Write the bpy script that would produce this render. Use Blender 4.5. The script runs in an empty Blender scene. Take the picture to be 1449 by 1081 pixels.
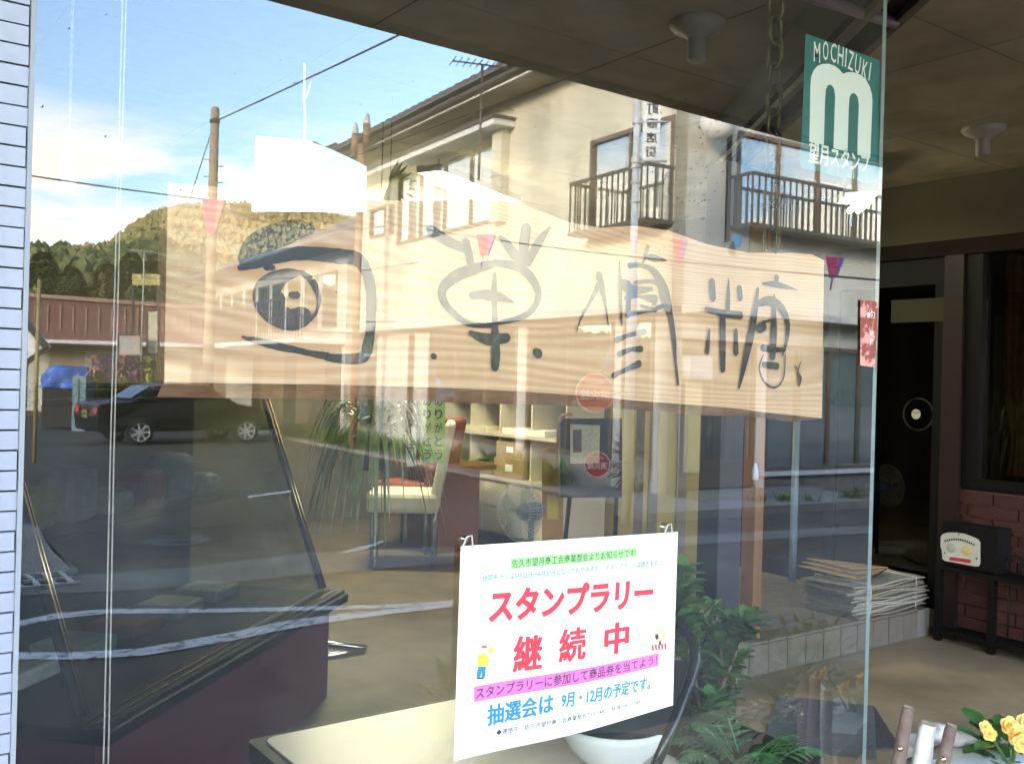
import bpy, bmesh, math, random
import numpy as np
from mathutils import Vector, Matrix
from math import radians as R, sin, cos, pi, tan, atan2, sqrt
random.seed(7); rng = np.random.default_rng(7)
S = bpy.context.scene
COL = S.collection

# ------------------------------------------------------------------ camera
D, EYE, FPX, ROLL, YAW = 1.11, 1.45, 1379.0, R(1.6), R(36.3)
CAM = Vector((0, -D, EYE))
AX = Vector((sin(YAW), cos(YAW), 0)); RT = Vector((cos(YAW), -sin(YAW), 0)); UP = Vector((0, 0, 1))
IR = RT * cos(ROLL) + UP * sin(ROLL); IU = -RT * sin(ROLL) + UP * cos(ROLL)
cd = bpy.data.cameras.new('camera'); cam = bpy.data.objects.new('camera', cd); COL.objects.link(cam)
m = Matrix((IR, IU, -AX)).transposed().to_4x4(); m.translation = CAM
cam.matrix_world = m
cd.sensor_width = 36; cd.lens = 36 * FPX / 1449; cd.clip_start = 0.02; cd.clip_end = 4000
S.camera = cam

# ------------------------------------------------------------------ light
SUN_DIR = Vector((-0.84, 0.40, 0.21)).normalized()          # towards the sun
w = bpy.data.worlds.new('World'); S.world = w; w.use_nodes = True
nt = w.node_tree; nt.nodes.clear(); N = nt.nodes.new; L = nt.links.new
sky = N('ShaderNodeTexSky'); sky.sky_type = 'NISHITA'; sky.sun_disc = False
sky.sun_elevation = math.asin(SUN_DIR.z); sky.sun_rotation = atan2(SUN_DIR.x, SUN_DIR.y)
sky.air_density = 1.0; sky.dust_density = 0.9; sky.ozone_density = 3.0
tc = N('ShaderNodeTexCoord'); mp = N('ShaderNodeMapping'); mp.inputs['Scale'].default_value = (1, 1, 3.2)
mp.inputs['Location'].default_value = (0.55, 0.2, 0.0)
ns = N('ShaderNodeTexNoise'); ns.inputs['Scale'].default_value = 2.6; ns.inputs['Detail'].default_value = 6; ns.inputs['Roughness'].default_value = .55
cr = N('ShaderNodeValToRGB'); cr.color_ramp.elements[0].position = .44; cr.color_ramp.elements[1].position = .55
sp = N('ShaderNodeSeparateXYZ'); band = N('ShaderNodeMapRange'); band.inputs[1].default_value = .19; band.inputs[2].default_value = .26; band.inputs[3].default_value = 1; band.inputs[4].default_value = 0
mul = N('ShaderNodeMath'); mul.operation = 'MULTIPLY'
mix = N('ShaderNodeMix'); mix.data_type = 'RGBA'; mix.inputs['B'].default_value = (5.2, 4.5, 3.5, 1)
bg = N('ShaderNodeBackground'); bg.inputs['Strength'].default_value = 0.125; wo = N('ShaderNodeOutputWorld')
L(tc.outputs['Generated'], mp.inputs[0]); L(mp.outputs[0], ns.inputs['Vector']); L(ns.outputs['Fac'], cr.inputs[0])
L(tc.outputs['Generated'], sp.inputs[0]); L(sp.outputs['Z'], band.inputs[0])
L(cr.outputs[0], mul.inputs[0]); L(band.outputs[0], mul.inputs[1]); veil = N('ShaderNodeMath'); veil.operation = 'MAXIMUM'; veil.inputs[1].default_value = .07; L(mul.outputs[0], veil.inputs[0]); L(veil.outputs[0], mix.inputs['Factor'])
L(sky.outputs[0], mix.inputs['A']); L(mix.outputs['Result'], bg.inputs[0]); L(bg.outputs[0], wo.inputs[0])
sl = bpy.data.lights.new('sun', 'SUN'); sl.energy = 0.8; sl.angle = R(11); sl.color = (1, .90, .74)
so = bpy.data.objects.new('sun', sl); COL.objects.link(so)
so.rotation_euler = SUN_DIR.to_track_quat('Z', 'Y').to_euler()
S.view_settings.view_transform = 'Standard'; S.view_settings.look = 'None'; S.view_settings.gamma = 1
S.view_settings.exposure = 4.62
S.render.engine = 'CYCLES'
cy = S.cycles; cy.max_bounces = 9; cy.diffuse_bounces = 5; cy.glossy_bounces = 4; cy.transparent_max_bounces = 12
cy.transmission_bounces = 4; cy.caustics_reflective = False; cy.caustics_refractive = False
cy.use_denoising = True; cy.sample_clamp_indirect = 6

# ------------------------------------------------------------------ pixel -> place
def ray(px, py): return AX + IR * ((px - 724.5) / FPX) + IU * ((540.5 - py) / FPX)
def P(px, py, z): return CAM + ray(px, py) * z                       # at a depth
def hit(px, py, n, d):                                               # on a plane n.p = d
    r = ray(px, py); n = Vector(n); return CAM + r * ((d - n.dot(CAM)) / n.dot(r))
def PY(px, py, Y): return hit(px, py, (0, 1, 0), Y)
def PX(px, py, X): return hit(px, py, (1, 0, 0), X)
def PZ(px, py, Z=0.0): return hit(px, py, (0, 0, 1), Z)
def MV(p): return Vector((p[0], -p[1], p[2]))                         # what the window mirrors stands across the street
def V(px, py, z): return MV(P(px, py, z))
def VZ(px, py, Z=0.0): return MV(PZ(px, py, Z))

# ------------------------------------------------------------------ objects
ORG = {}
def tag(o, label=None, cat=None, group=None, kind=None):
    if label: o['label'] = label
    if cat: o['category'] = cat
    if group: o['group'] = group
    if kind: o['kind'] = kind
    return o
def thing(name, label, cat, loc=(0, 0, 0), group=None):
    o = bpy.data.objects.new(name, None); COL.objects.link(o); o.location = loc; o.empty_display_size = .1
    ORG[o.name] = Vector(loc); return tag(o, label, cat, group)
def link(name, me, parent=None, loc=(0, 0, 0)):
    o = bpy.data.objects.new(name, me); COL.objects.link(o); o.location = loc
    if parent: o.parent = parent
    return o
def dup(root, loc, rotz=None, label=None, group=None):
    r = root.copy(); COL.objects.link(r); r.location = loc
    if rotz is not None: r.rotation_euler.z = rotz
    if label: r['label'] = label
    if group: r['group'] = group
    for ch in list(root.children):
        c = ch.copy(); COL.objects.link(c); c.parent = r
        for g in list(ch.children):
            d = g.copy(); COL.objects.link(d); d.parent = c
    return r

class MB:
    def __init__(s): s.v = []; s.f = []; s.mi = []; s.sm = []
    def add(s, vs, fs, mi=0, smooth=False):
        b = len(s.v); s.v += [tuple(v) for v in vs]; s.f += [tuple(i + b for i in f) for f in fs]
        s.mi += [mi] * len(fs); s.sm += [smooth] * len(fs); return s
    def obox(s, c, hx, hy, hz, mi=0):                                 # centre and three half-axis vectors
        c = Vector(c); hx, hy, hz = Vector(hx), Vector(hy), Vector(hz); vs = []
        for k in (-1, 1):
            for j in (-1, 1):
                for i in (-1, 1): vs.append(c + hx * i + hy * j + hz * k)
        return s.add(vs, [(0, 2, 3, 1), (4, 5, 7, 6), (0, 1, 5, 4), (2, 6, 7, 3), (0, 4, 6, 2), (1, 3, 7, 5)], mi)
    def box(s, x0, x1, y0, y1, z0, z1, mi=0):
        return s.obox(((x0 + x1) / 2, (y0 + y1) / 2, (z0 + z1) / 2), ((x1 - x0) / 2, 0, 0), (0, (y1 - y0) / 2, 0), (0, 0, (z1 - z0) / 2), mi)
    def fbox(s, F, t0, t1, z0, z1, d0, d1, mi=0):                     # on a facade frame F=(origin, along, outward)
        o, u, n = F; c = o + u * ((t0 + t1) / 2) + n * ((d0 + d1) / 2); c.z += (z0 + z1) / 2
        return s.obox(c, u * ((t1 - t0) / 2), n * ((d1 - d0) / 2), (0, 0, (z1 - z0) / 2), mi)
    def tube(s, pts, r, n=8, mi=0, cap=True, smooth=True):
        pts = [Vector(p) for p in pts]; rs = r if isinstance(r, (list, tuple)) else [r] * len(pts); vs = []; fs = []
        prev = None
        for i, p in enumerate(pts):
            t = (pts[min(i + 1, len(pts) - 1)] - pts[max(i - 1, 0)]).normalized()
            a = t.cross(Vector((0, 0, 1)) if abs(t.z) < .95 else Vector((1, 0, 0))).normalized() if prev is None else (prev - t * prev.dot(t)).normalized()
            prev = a; b = t.cross(a)
            for k in range(n):
                q = 2 * pi * k / n; vs.append(p + (a * cos(q) + b * sin(q)) * rs[i])
        for i in range(len(pts) - 1):
            for k in range(n): fs.append((i * n + k, i * n + (k + 1) % n, (i + 1) * n + (k + 1) % n, (i + 1) * n + k))
        s.add(vs, fs, mi, smooth)
        if cap: 
            b = len(s.v) - len(vs); s.f += [tuple(b + k for k in range(n))[::-1], tuple(b + (len(pts) - 1) * n + k for k in range(n))]; s.mi += [mi] * 2; s.sm += [False] * 2
        return s
    def lathe(s, c, prof, n=20, axis=(0, 0, 1), mi=0, smooth=True):   # prof: (radius, height)
        c = Vector(c); ax = Vector(axis).normalized(); a = ax.orthogonal().normalized(); b = ax.cross(a); vs = []; fs = []
        for (r, h) in prof:
            for k in range(n): q = 2 * pi * k / n; vs.append(c + ax * h + (a * cos(q) + b * sin(q)) * r)
        for i in range(len(prof) - 1):
            for k in range(n): fs.append((i * n + k, i * n + (k + 1) % n, (i + 1) * n + (k + 1) % n, (i + 1) * n + k))
        return s.add(vs, fs, mi, smooth)
    def disc(s, c, r, n=24, axis=(0, 0, 1), mi=0):
        c = Vector(c); ax = Vector(axis).normalized(); a = ax.orthogonal().normalized(); b = ax.cross(a)
        return s.add([c + (a * cos(2 * pi * k / n) + b * sin(2 * pi * k / n)) * r for k in range(n)], [tuple(range(n))], mi)
    def prism(s, pts, ex, mi=0):                                      # planar outline pushed along ex
        n = len(pts); pts = [Vector(p) for p in pts]; ex = Vector(ex)
        return s.add(pts + [p + ex for p in pts], [tuple(range(n))[::-1], tuple(range(n, 2 * n))] + [(i, (i + 1) % n, n + (i + 1) % n, n + i) for i in range(n)], mi)
    def poly(s, pts, mi=0): return s.add(pts, [tuple(range(len(pts)))], mi)
    def grid(s, fn, nu, nv, mi=0, smooth=True):
        vs = [fn(i / nu, j / nv) for j in range(nv + 1) for i in range(nu + 1)]
        return s.add(vs, [(j * (nu + 1) + i, j * (nu + 1) + i + 1, (j + 1) * (nu + 1) + i + 1, (j + 1) * (nu + 1) + i) for j in range(nv) for i in range(nu)], mi, smooth)
    def sphere(s, c, r, n=12, m_=8, sc=(1, 1, 1), mi=0):
        c = Vector(c)
        def fn(u, v): return c + Vector((r * sc[0] * sin(pi * v) * cos(2 * pi * u), r * sc[1] * sin(pi * v) * sin(2 * pi * u), r * sc[2] * cos(pi * v)))
        return s.grid(fn, n, m_, mi)
    def leaf(s, base, d, up, ln, wd, bend=.2, seg=3, mi=0):           # a bent pointed blade
        d = Vector(d).normalized(); up = Vector(up); sd = d.cross(up)
        sd = sd.normalized() if sd.length > 1e-4 else Vector((1, 0, 0)); up = sd.cross(d).normalized(); vs = []; fs = []
        for i in range(seg + 1):
            t = i / seg; wv = wd * (sin(pi * min(.97, t * .86 + .1)) ** .8) * .5
            c = Vector(base) + d * (ln * t) - up * (bend * ln * t * t)
            vs += [c - sd * wv + up * wd * .12, c, c + sd * wv + up * wd * .12]
        for i in range(seg):
            k = i * 3; fs += [(k, k + 1, k + 4, k + 3), (k + 1, k + 2, k + 5, k + 4)]
        return s.add(vs, fs, mi, True)
    def mesh(s, name, mats, org=(0, 0, 0)):
        me = bpy.data.meshes.new(name); o = Vector(org)
        me.from_pydata([tuple(Vector(v) - o) for v in s.v] if o.length else s.v, [], s.f)
        for mt in (mats if isinstance(mats, (list, tuple)) else [mats]): me.materials.append(mt)
        me.polygons.foreach_set('material_index', s.mi); me.polygons.foreach_set('use_smooth', s.sm); me.update(); return me
    def build(s, name, mats, parent=None, bevel=0, **kw):
        org = ORG.get(parent.name, Vector()) if parent else Vector()
        o = link(name, s.mesh(name, mats, org), parent)
        if parent: ORG[o.name] = org
        if bevel:
            b = o.modifiers.new('bevel', 'BEVEL'); b.width = bevel; b.segments = 2; b.limit_method = 'ANGLE'; b.angle_limit = R(40)
        return tag(o, **kw) if kw else o

def pnorm(o):                                                         # outward normals
    bm = bmesh.new(); bm.from_mesh(o.data); bmesh.ops.recalc_face_normals(bm, faces=bm.faces); bm.to_mesh(o.data); bm.free(); return o

def text_mesh(body, bold=0.0):
    c = bpy.data.curves.new('text', 'FONT'); c.body = body; c.offset = bold; c.resolution_u = 2
    o = bpy.data.objects.new('text', c); COL.objects.link(o); bpy.context.view_layer.update()
    me = o.to_mesh(); vs = np.array([v.co[:] for v in me.vertices]); fs = [tuple(p.vertices) for p in me.polygons]
    o.to_mesh_clear(); bpy.data.objects.remove(o); bpy.data.curves.remove(c)
    return vs, fs
def put_text(mb, body, p0, ux, uy, width, height, bold=0.0, mi=0, warp=None, n=(0, 0, 0)):
    """text box from p0 (lower left), ux, uy unit vectors, stretched to width x height"""
    vs, fs = text_mesh(body, bold)
    lo = vs.min(0); sz = vs.max(0) - lo; ux = Vector(ux); uy = Vector(uy)
    out = []
    for v in vs:
        a = (v[0] - lo[0]) / max(sz[0], 1e-6) * width; b = (v[1] - lo[1]) / max(sz[1], 1e-6) * height
        q = Vector(p0) + ux * a + uy * b + Vector(n)
        out.append(warp(q) if warp else q)
    mb.add(out, fs, mi)

# ------------------------------------------------------------------ materials
def mat(name, col, rough=.6, metal=0, spec=.5, var=0, scale=8, bump=0, bscale=None, col2=None, stretch=(1, 1, 1), detail=5, emit=None, es=0, trans=0, sub=None, lo=.35, hi=.65, coat=0):
    m = bpy.data.materials.new(name); m.use_nodes = True; nt = m.node_tree; b = nt.nodes['Principled BSDF']
    c = (*col, 1); b.inputs['Base Color'].default_value = c; b.inputs['Roughness'].default_value = rough; b.inputs['Metallic'].default_value = metal
    b.inputs['Specular IOR Level'].default_value = spec; b.inputs['Coat Weight'].default_value = coat
    if trans: b.inputs['Transmission Weight'].default_value = trans
    if emit: b.inputs['Emission Color'].default_value = (*emit, 1); b.inputs['Emission Strength'].default_value = es
    if var or col2 or bump:
        tc = nt.nodes.new('ShaderNodeTexCoord'); mp = nt.nodes.new('ShaderNodeMapping'); mp.inputs['Scale'].default_value = stretch
        nt.links.new(tc.outputs['Object'], mp.inputs[0])
        n1 = nt.nodes.new('ShaderNodeTexNoise'); n1.inputs['Scale'].default_value = scale; n1.inputs['Detail'].default_value = detail; n1.inputs['Roughness'].default_value = .6
        nt.links.new(mp.outputs[0], n1.inputs['Vector'])
        if var or col2:
            r = nt.nodes.new('ShaderNodeValToRGB'); r.color_ramp.elements[0].position = lo; r.color_ramp.elements[1].position = hi
            c2 = col2 or tuple(x * (1 - var) for x in col); r.color_ramp.elements[0].color = (*c2, 1); r.color_ramp.elements[1].color = c
            nt.links.new(n1.outputs['Fac'], r.inputs[0]); nt.links.new(r.outputs[0], b.inputs['Base Color'])
        if bump:
            n2 = nt.nodes.new('ShaderNodeTexNoise'); n2.inputs['Scale'].default_value = bscale or scale * 3; n2.inputs['Detail'].default_value = 4
            nt.links.new(mp.outputs[0], n2.inputs['Vector'])
            bp = nt.nodes.new('ShaderNodeBump'); bp.inputs['Strength'].default_value = bump; bp.inputs['Distance'].default_value = .01
            nt.links.new(n2.outputs['Fac'], bp.inputs['Height']); nt.links.new(bp.outputs[0], b.inputs['Normal'])
    return m
def glass_mat(name, r0, r1, tint=(.93, .97, .95), rough=0.0):
    """thin pane: reflects r0 head on rising to r1 edge on, lets the rest through"""
    m = bpy.data.materials.new(name); m.use_nodes = True; nt = m.node_tree; nt.nodes.clear(); N = nt.nodes.new; L = nt.links.new
    o = N('ShaderNodeOutputMaterial'); mx = N('ShaderNodeMixShader'); t = N('ShaderNodeBsdfTransparent'); g = N('ShaderNodeBsdfGlossy')
    t.inputs[0].default_value = (*tint, 1); g.inputs[0].default_value = (1, 1, 1, 1); g.inputs['Roughness'].default_value = rough
    lw = N('ShaderNodeLayerWeight'); lw.inputs[0].default_value = .5; mr = N('ShaderNodeMapRange'); mr.inputs[3].default_value = r0; mr.inputs[4].default_value = r1
    L(lw.outputs['Facing'], mr.inputs[0]); L(mr.outputs[0], mx.inputs[0]); L(t.outputs[0], mx.inputs[1]); L(g.outputs[0], mx.inputs[2]); L(mx.outputs[0], o.inputs[0])
    return m
def dusty_glass(name, r0, r1, tint):
    """the shop pane: mirror + see-through, a film of dust and wipe marks, and the slight waviness of old float glass"""
    m = glass_mat(name, r0, r1, tint); nt = m.node_tree; N = nt.nodes.new; L = nt.links.new
    g = [n for n in nt.nodes if n.type == 'BSDF_GLOSSY'][0]; mx = [n for n in nt.nodes if n.type == 'MIX_SHADER'][0]; o = [n for n in nt.nodes if n.type == 'OUTPUT_MATERIAL'][0]
    tc = N('ShaderNodeTexCoord'); n1 = N('ShaderNodeTexNoise'); n1.inputs['Scale'].default_value = 3.2; n1.inputs['Detail'].default_value = 0.5; L(tc.outputs['Object'], n1.inputs['Vector'])
    bp = N('ShaderNodeBump'); bp.inputs['Strength'].default_value = .02; bp.inputs['Distance'].default_value = .004; L(n1.outputs['Fac'], bp.inputs['Height']); L(bp.outputs[0], g.inputs['Normal'])
    mp = N('ShaderNodeMapping'); mp.inputs['Scale'].default_value = (1.2, 1, 3.0); mp.inputs['Rotation'].default_value = (0, .5, 0); L(tc.outputs['Object'], mp.inputs[0])
    n2 = N('ShaderNodeTexNoise'); n2.inputs['Scale'].default_value = 2.6; n2.inputs['Detail'].default_value = 9; n2.inputs['Roughness'].default_value = .68; L(mp.outputs[0], n2.inputs['Vector'])
    mr = N('ShaderNodeMapRange'); mr.inputs[1].default_value = .40; mr.inputs[2].default_value = .72; mr.inputs[3].default_value = .003; mr.inputs[4].default_value = .034; L(n2.outputs['Fac'], mr.inputs[0])
    d = N('ShaderNodeBsdfDiffuse'); d.inputs[0].default_value = (.62, .62, .55, 1); m2 = N('ShaderNodeMixShader'); L(mr.outputs[0], m2.inputs[0]); L(mx.outputs[0], m2.inputs[1]); L(d.outputs[0], m2.inputs[2]); L(m2.outputs[0], o.inputs[0])
    return m
def clear_mat(name, tint=(1, 1, 1)):
    m = bpy.data.materials.new(name); m.use_nodes = True; nt = m.node_tree; nt.nodes.clear()
    o = nt.nodes.new('ShaderNodeOutputMaterial'); t = nt.nodes.new('ShaderNodeBsdfTransparent'); t.inputs[0].default_value = (*tint, 1)
    nt.links.new(t.outputs[0], o.inputs[0]); return m
def wood_mat(name, c1, c2, scale=60, dist=3.0, axis='Z', stretch=(.25, 1, 1), rough=.5):
    m = bpy.data.materials.new(name); m.use_nodes = True; nt = m.node_tree; b = nt.nodes['Principled BSDF']; N = nt.nodes.new; L = nt.links.new
    tc = N('ShaderNodeTexCoord'); mp = N('ShaderNodeMapping'); mp.inputs['Scale'].default_value = stretch
    L(tc.outputs['Object'], mp.inputs[0]); n0 = N('ShaderNodeTexNoise'); n0.inputs['Scale'].default_value = 3.6; n0.inputs['Detail'].default_value = 1.5
    L(mp.outputs[0], n0.inputs['Vector']); sub = N('ShaderNodeVectorMath'); sub.operation = 'MULTIPLY_ADD'
    sub.inputs[1].default_value = (dist * .1,) * 3; L(n0.outputs['Color'], sub.inputs[0]); L(mp.outputs[0], sub.inputs[2])
    wv = N('ShaderNodeTexWave'); wv.bands_direction = axis; wv.inputs['Scale'].default_value = scale; wv.inputs['Distortion'].default_value = 1.2; wv.inputs['Detail'].default_value = 2; wv.inputs['Detail Scale'].default_value = 1.5
    wv.wave_profile = 'SIN'; L(sub.outputs[0], wv.inputs['Vector'])
    r = N('ShaderNodeValToRGB'); r.color_ramp.elements[0].color = (*c1, 1); r.color_ramp.elements[1].color = (*c2, 1); r.color_ramp.elements[0].position = .1
    L(wv.outputs['Fac'], r.inputs[0])
    mp2 = N('ShaderNodeMapping'); mp2.inputs['Scale'].default_value = (1.5, 1, 60); L(tc.outputs['Object'], mp2.inputs[0]); n2 = N('ShaderNodeTexNoise'); n2.inputs['Scale'].default_value = 3; n2.inputs['Detail'].default_value = 6; L(mp2.outputs[0], n2.inputs['Vector'])
    mx = N('ShaderNodeMix'); mx.data_type = 'RGBA'; mx.blend_type = 'MULTIPLY'; mx.inputs['Factor'].default_value = .35
    L(r.outputs[0], mx.inputs['A']); L(n2.outputs['Fac'], mx.inputs['B']); 
    r2 = N('ShaderNodeValToRGB'); r2.color_ramp.elements[0].position = .3; r2.color_ramp.elements[0].color = (.66, .56, .48, 1); r2.color_ramp.elements[1].position = .6
    L(n2.outputs['Fac'], r2.inputs[0]); L(r2.outputs[0], mx.inputs['B']); L(mx.outputs['Result'], b.inputs['Base Color'])
    b.inputs['Roughness'].default_value = rough; return m
M = {}
M['asphalt'] = mat('asphalt', (.088, .080, .068), .9, var=.35, scale=1.2, bump=.6, bscale=160, detail=8)
M['asphalt_new'] = mat('asphalt_patch', (.052, .048, .042), .85, var=.3, scale=3, bump=.6, bscale=160)
M['concrete'] = mat('concrete', (.30, .27, .23), .9, var=.35, scale=2.5, bump=.3, bscale=60, detail=8)
M['porch'] = mat('porch_concrete', (.38, .275, .165), .85, var=.38, scale=1.8, bump=.3, bscale=90, detail=9)
M['paint'] = mat('road_paint', (.70, .70, .68), .8, col2=(.16, .155, .14), scale=14, lo=.40, hi=.46)
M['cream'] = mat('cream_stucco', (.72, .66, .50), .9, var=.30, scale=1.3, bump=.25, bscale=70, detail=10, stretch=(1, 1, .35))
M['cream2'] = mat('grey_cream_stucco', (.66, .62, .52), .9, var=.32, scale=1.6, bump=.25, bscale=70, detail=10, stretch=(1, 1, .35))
M['white'] = mat('white_paint', (.78, .77, .72), .5, var=.1, scale=3)
M['brown'] = mat('brown_aluminium', (.15, .105, .07), .45, var=.2, scale=6)
M['darkbrown'] = mat('dark_brown_wood', (.018, .007, .005), .7, spec=.2, var=.4, scale=5, stretch=(1, 1, .2))
M['redbrown'] = mat('red_brown_wood', (.16, .035, .018), .4, var=.4, scale=5, stretch=(1, 1, .2))
M['black'] = mat('black_metal', (.004, .0035, .0035), .5, spec=.25)
M['rail'] = mat('bronze_railing', (.07, .055, .045), .5, var=.3, scale=10)
M['roof'] = mat('grey_roof_tile', (.11, .11, .105), .6, var=.35, scale=3)
M['roofblue'] = mat('blue_grey_roof_tile', (.13, .16, .20), .5, var=.35, scale=3)
M['pane'] = glass_mat('window_glass_dark', .14, .6, (.8, .86, .88))
M['curtain'] = mat('net_curtain', (.74, .76, .70), .9, var=.2, scale=9, stretch=(6, 6, .3))
M['dark'] = mat('dark_interior', (.03, .028, .025), .9)
M['soffit'] = mat('soffit_board', (.42, .34, .22), .85, var=.35, scale=2.2, bump=.1, bscale=40)
M['steel'] = mat('painted_steel_pole', (.55, .56, .54), .45, var=.15, scale=4)
M['polebrown'] = mat('brown_painted_pole', (.34, .20, .10), .5, var=.3, scale=3)
M['poleconc'] = mat('concrete_pole', (.46, .36, .24), .85, var=.25, scale=3)
M['wire'] = mat('black_cable', (.02, .02, .02), .6)
M['leaf'] = mat('glossy_green_leaf', (.13, .25, .06), .5, spec=.3, var=.5, scale=9)
M['leafp'] = mat('pale_striped_leaf', (.27, .34, .13), .4, var=.5, scale=14)
M['leafd'] = mat('dark_leaf', (.035, .07, .025), .5, var=.4, scale=9)
M['soil'] = mat('potting_soil', (.045, .028, .018), 1, var=.5, scale=40, bump=.8)
M['paper'] = mat('white_paper', (.86, .86, .86), .7)
M['ink'] = mat('black_ink', (.012, .012, .014), .35)
M['maroon'] = mat('maroon_laminate', (.10, .022, .035), .45, var=.15, scale=2)
M['gold'] = mat('brass_trim', (.75, .55, .25), .25, metal=1)
M['chrome'] = mat('chrome', (.75, .75, .75), .12, metal=1)
M['cloth'] = mat('cream_slipcover', (.60, .56, .42), .9, var=.15, scale=6, bump=.3, bscale=25)
M['redcloth'] = mat('rust_red_cover', (.30, .075, .045), .8, var=.35, scale=6, bump=.3, bscale=25)
M['cream_lam'] = mat('cream_laminate', (.60, .53, .43), .35, var=.08, scale=4)
# ------------------------------------------------------------------ ground
g = MB()
g.grid(lambda u, v: Vector((-1500 + 3000 * u, -1500 + 3000 * v, -.004)), 40, 40, smooth=False)
g.build('ground', mat('dry_ground', (.16, .13, .08), 1, var=.5, scale=.05, detail=9), kind='structure')
g = MB(); g.grid(lambda u, v: Vector((-60 + 130 * u, -34 + 32.2 * v, 0)), 60, 30, smooth=False)
g.build('road', M['asphalt'], kind='structure')
g = MB(); g.box(-3, 12, -1.8, 9, -.3, .03); g.build('shop_floor', M['porch'], kind='structure')
g = MB(); g.poly([(-1, .1, .034), (1.66, .1, .034), (1.66, .60, .034), (5.44, 3.55, .034), (5.44, 7.85, .034), (-1, 7.85, .034)]); g.build('interior_floor', mat('brown_vinyl_floor', (.15, .11, .055), .6, var=.35, scale=3, detail=8), kind='structure')

# ------------------------------------------------------------------ the shop: floor, ceiling, canopy, walls
CZ = 2.72
sh = thing('shop_building', 'shop front with deep canopy, cream ceiling and white tiled wall beside the large window', 'shop', (0, 0, 0))
c = MB()
c.box(-3, 12, .05, 8.5, CZ + .012, CZ + .4); c.box(-3, 12, -1.975, .05, CZ + .012, CZ + .4)
c.build('ceiling_void', M['dark'], sh)
nx = 12
for i in range(17):                                                    # ceiling boards with open seams
    for j in range(11):
        x0 = -2.9 + i * .91; y0 = -1.972 + j * .91
        if x0 > 7 or y0 > 7.6: continue
        b = MB(); b.box(x0 + .003, x0 + .907, y0 + .003, y0 + .907, CZ, CZ + .01); b.build('ceiling_board', M['soffit'], sh)
f = MB(); f.box(-3, 12, -2.04, -1.978, CZ - .012, CZ + .5); f.build('canopy_fascia', M['darkbrown'], sh)
c = MB(); c.box(-3, 12, -2.0, 8.6, CZ + .42, CZ + .5); c.build('flat_roof', M['dark'], sh)
b = MB(); b.box(-3, 12, 7.9, 8.1, 0, CZ); b.build('back_wall', mat('interior_plaster', (.13, .115, .07), .9, var=.2, scale=2), sh)
b = MB(); b.box(-1.2, -1.05, .06, 7.9, 0, CZ); b.build('left_wall', mat('dark_panelling', (.07, .055, .04), .7, var=.3), sh)
b = MB(); b.box(-3, .183, .0, .06, .0, CZ); b.build('front_wall', M['dark'], sh)
b = MB(); b.box(.19, 1.74, -.01, .05, CZ - .1, CZ); b.box(.19, 1.74, .0, .05, .03, .09); b.build('window_track', M['brown'], sh)
sm = mat('white_wall_tile', (.37, .38, .45), .35, var=.28, scale=7, bump=.15, bscale=30)
sb = MB(); sb.box(-1.6, .183, -.016, -.001, 0, .0186); sme = sb.mesh('wall_strip', sm)
for k in range(118):
    o = link('wall_strip', sme, sh, (random.uniform(-.0008, .0008), random.uniform(-.001, .001), .035 + k * .0205))
    o.rotation_euler = (0, random.uniform(-.0008, .0008), 0)
c = MB(); c.box(.184, .1885, -.02, .0, .03, CZ); c.build('corner_bead', mat('weathered_aluminium', (.30, .31, .33), .5), sh)

# side wall of the porch (runs away from the street), brick base, window, door, white wall above
WX = 5.45
head = 351
zh = PX(1247, 351, WX).z
wl = thing('side_wall', 'dark side wall of the porch with brick base, curtained window and brown door', 'wall', (WX, 0, 0))
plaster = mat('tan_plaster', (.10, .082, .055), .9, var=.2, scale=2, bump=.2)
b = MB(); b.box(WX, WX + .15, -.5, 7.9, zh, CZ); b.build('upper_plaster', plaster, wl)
yb = PX(1335, 700, WX).y                                               # far edge of brick
zb = PX(1335, 690, WX).z
b = MB(); b.box(WX + .025, WX + .15, -.5, yb, 0.03, zb); b.build('mortar_core', mat('mortar', (.13, .085, .065), .95, var=.2, scale=30), wl)
bl, bh, jt = .29, .072, .008
bt = MB(); bt.box(0, .03, 0, bl - jt, 0, bh - jt); bme = bt.mesh('brick', [mat('red_brick', (.058, .013, .009), .7, var=.35, scale=12, bump=.4, bscale=60)])
bt = MB(); bt.box(0, .03, 0, bl / 2 - jt, 0, bh - jt); bme2 = bt.mesh('brick', bme.materials[0])
nrow = int((zb - .03) / bh)
for r_ in range(nrow):
    z = zb - (r_ + 1) * bh; y = yb
    if r_ % 2: y -= bl / 2; link('brick', bme2, wl, (random.uniform(0, .003), y, z))
    while y > -.2:
        y -= bl; link('brick', bme, wl, (random.uniform(0, .004), y, z))
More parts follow.
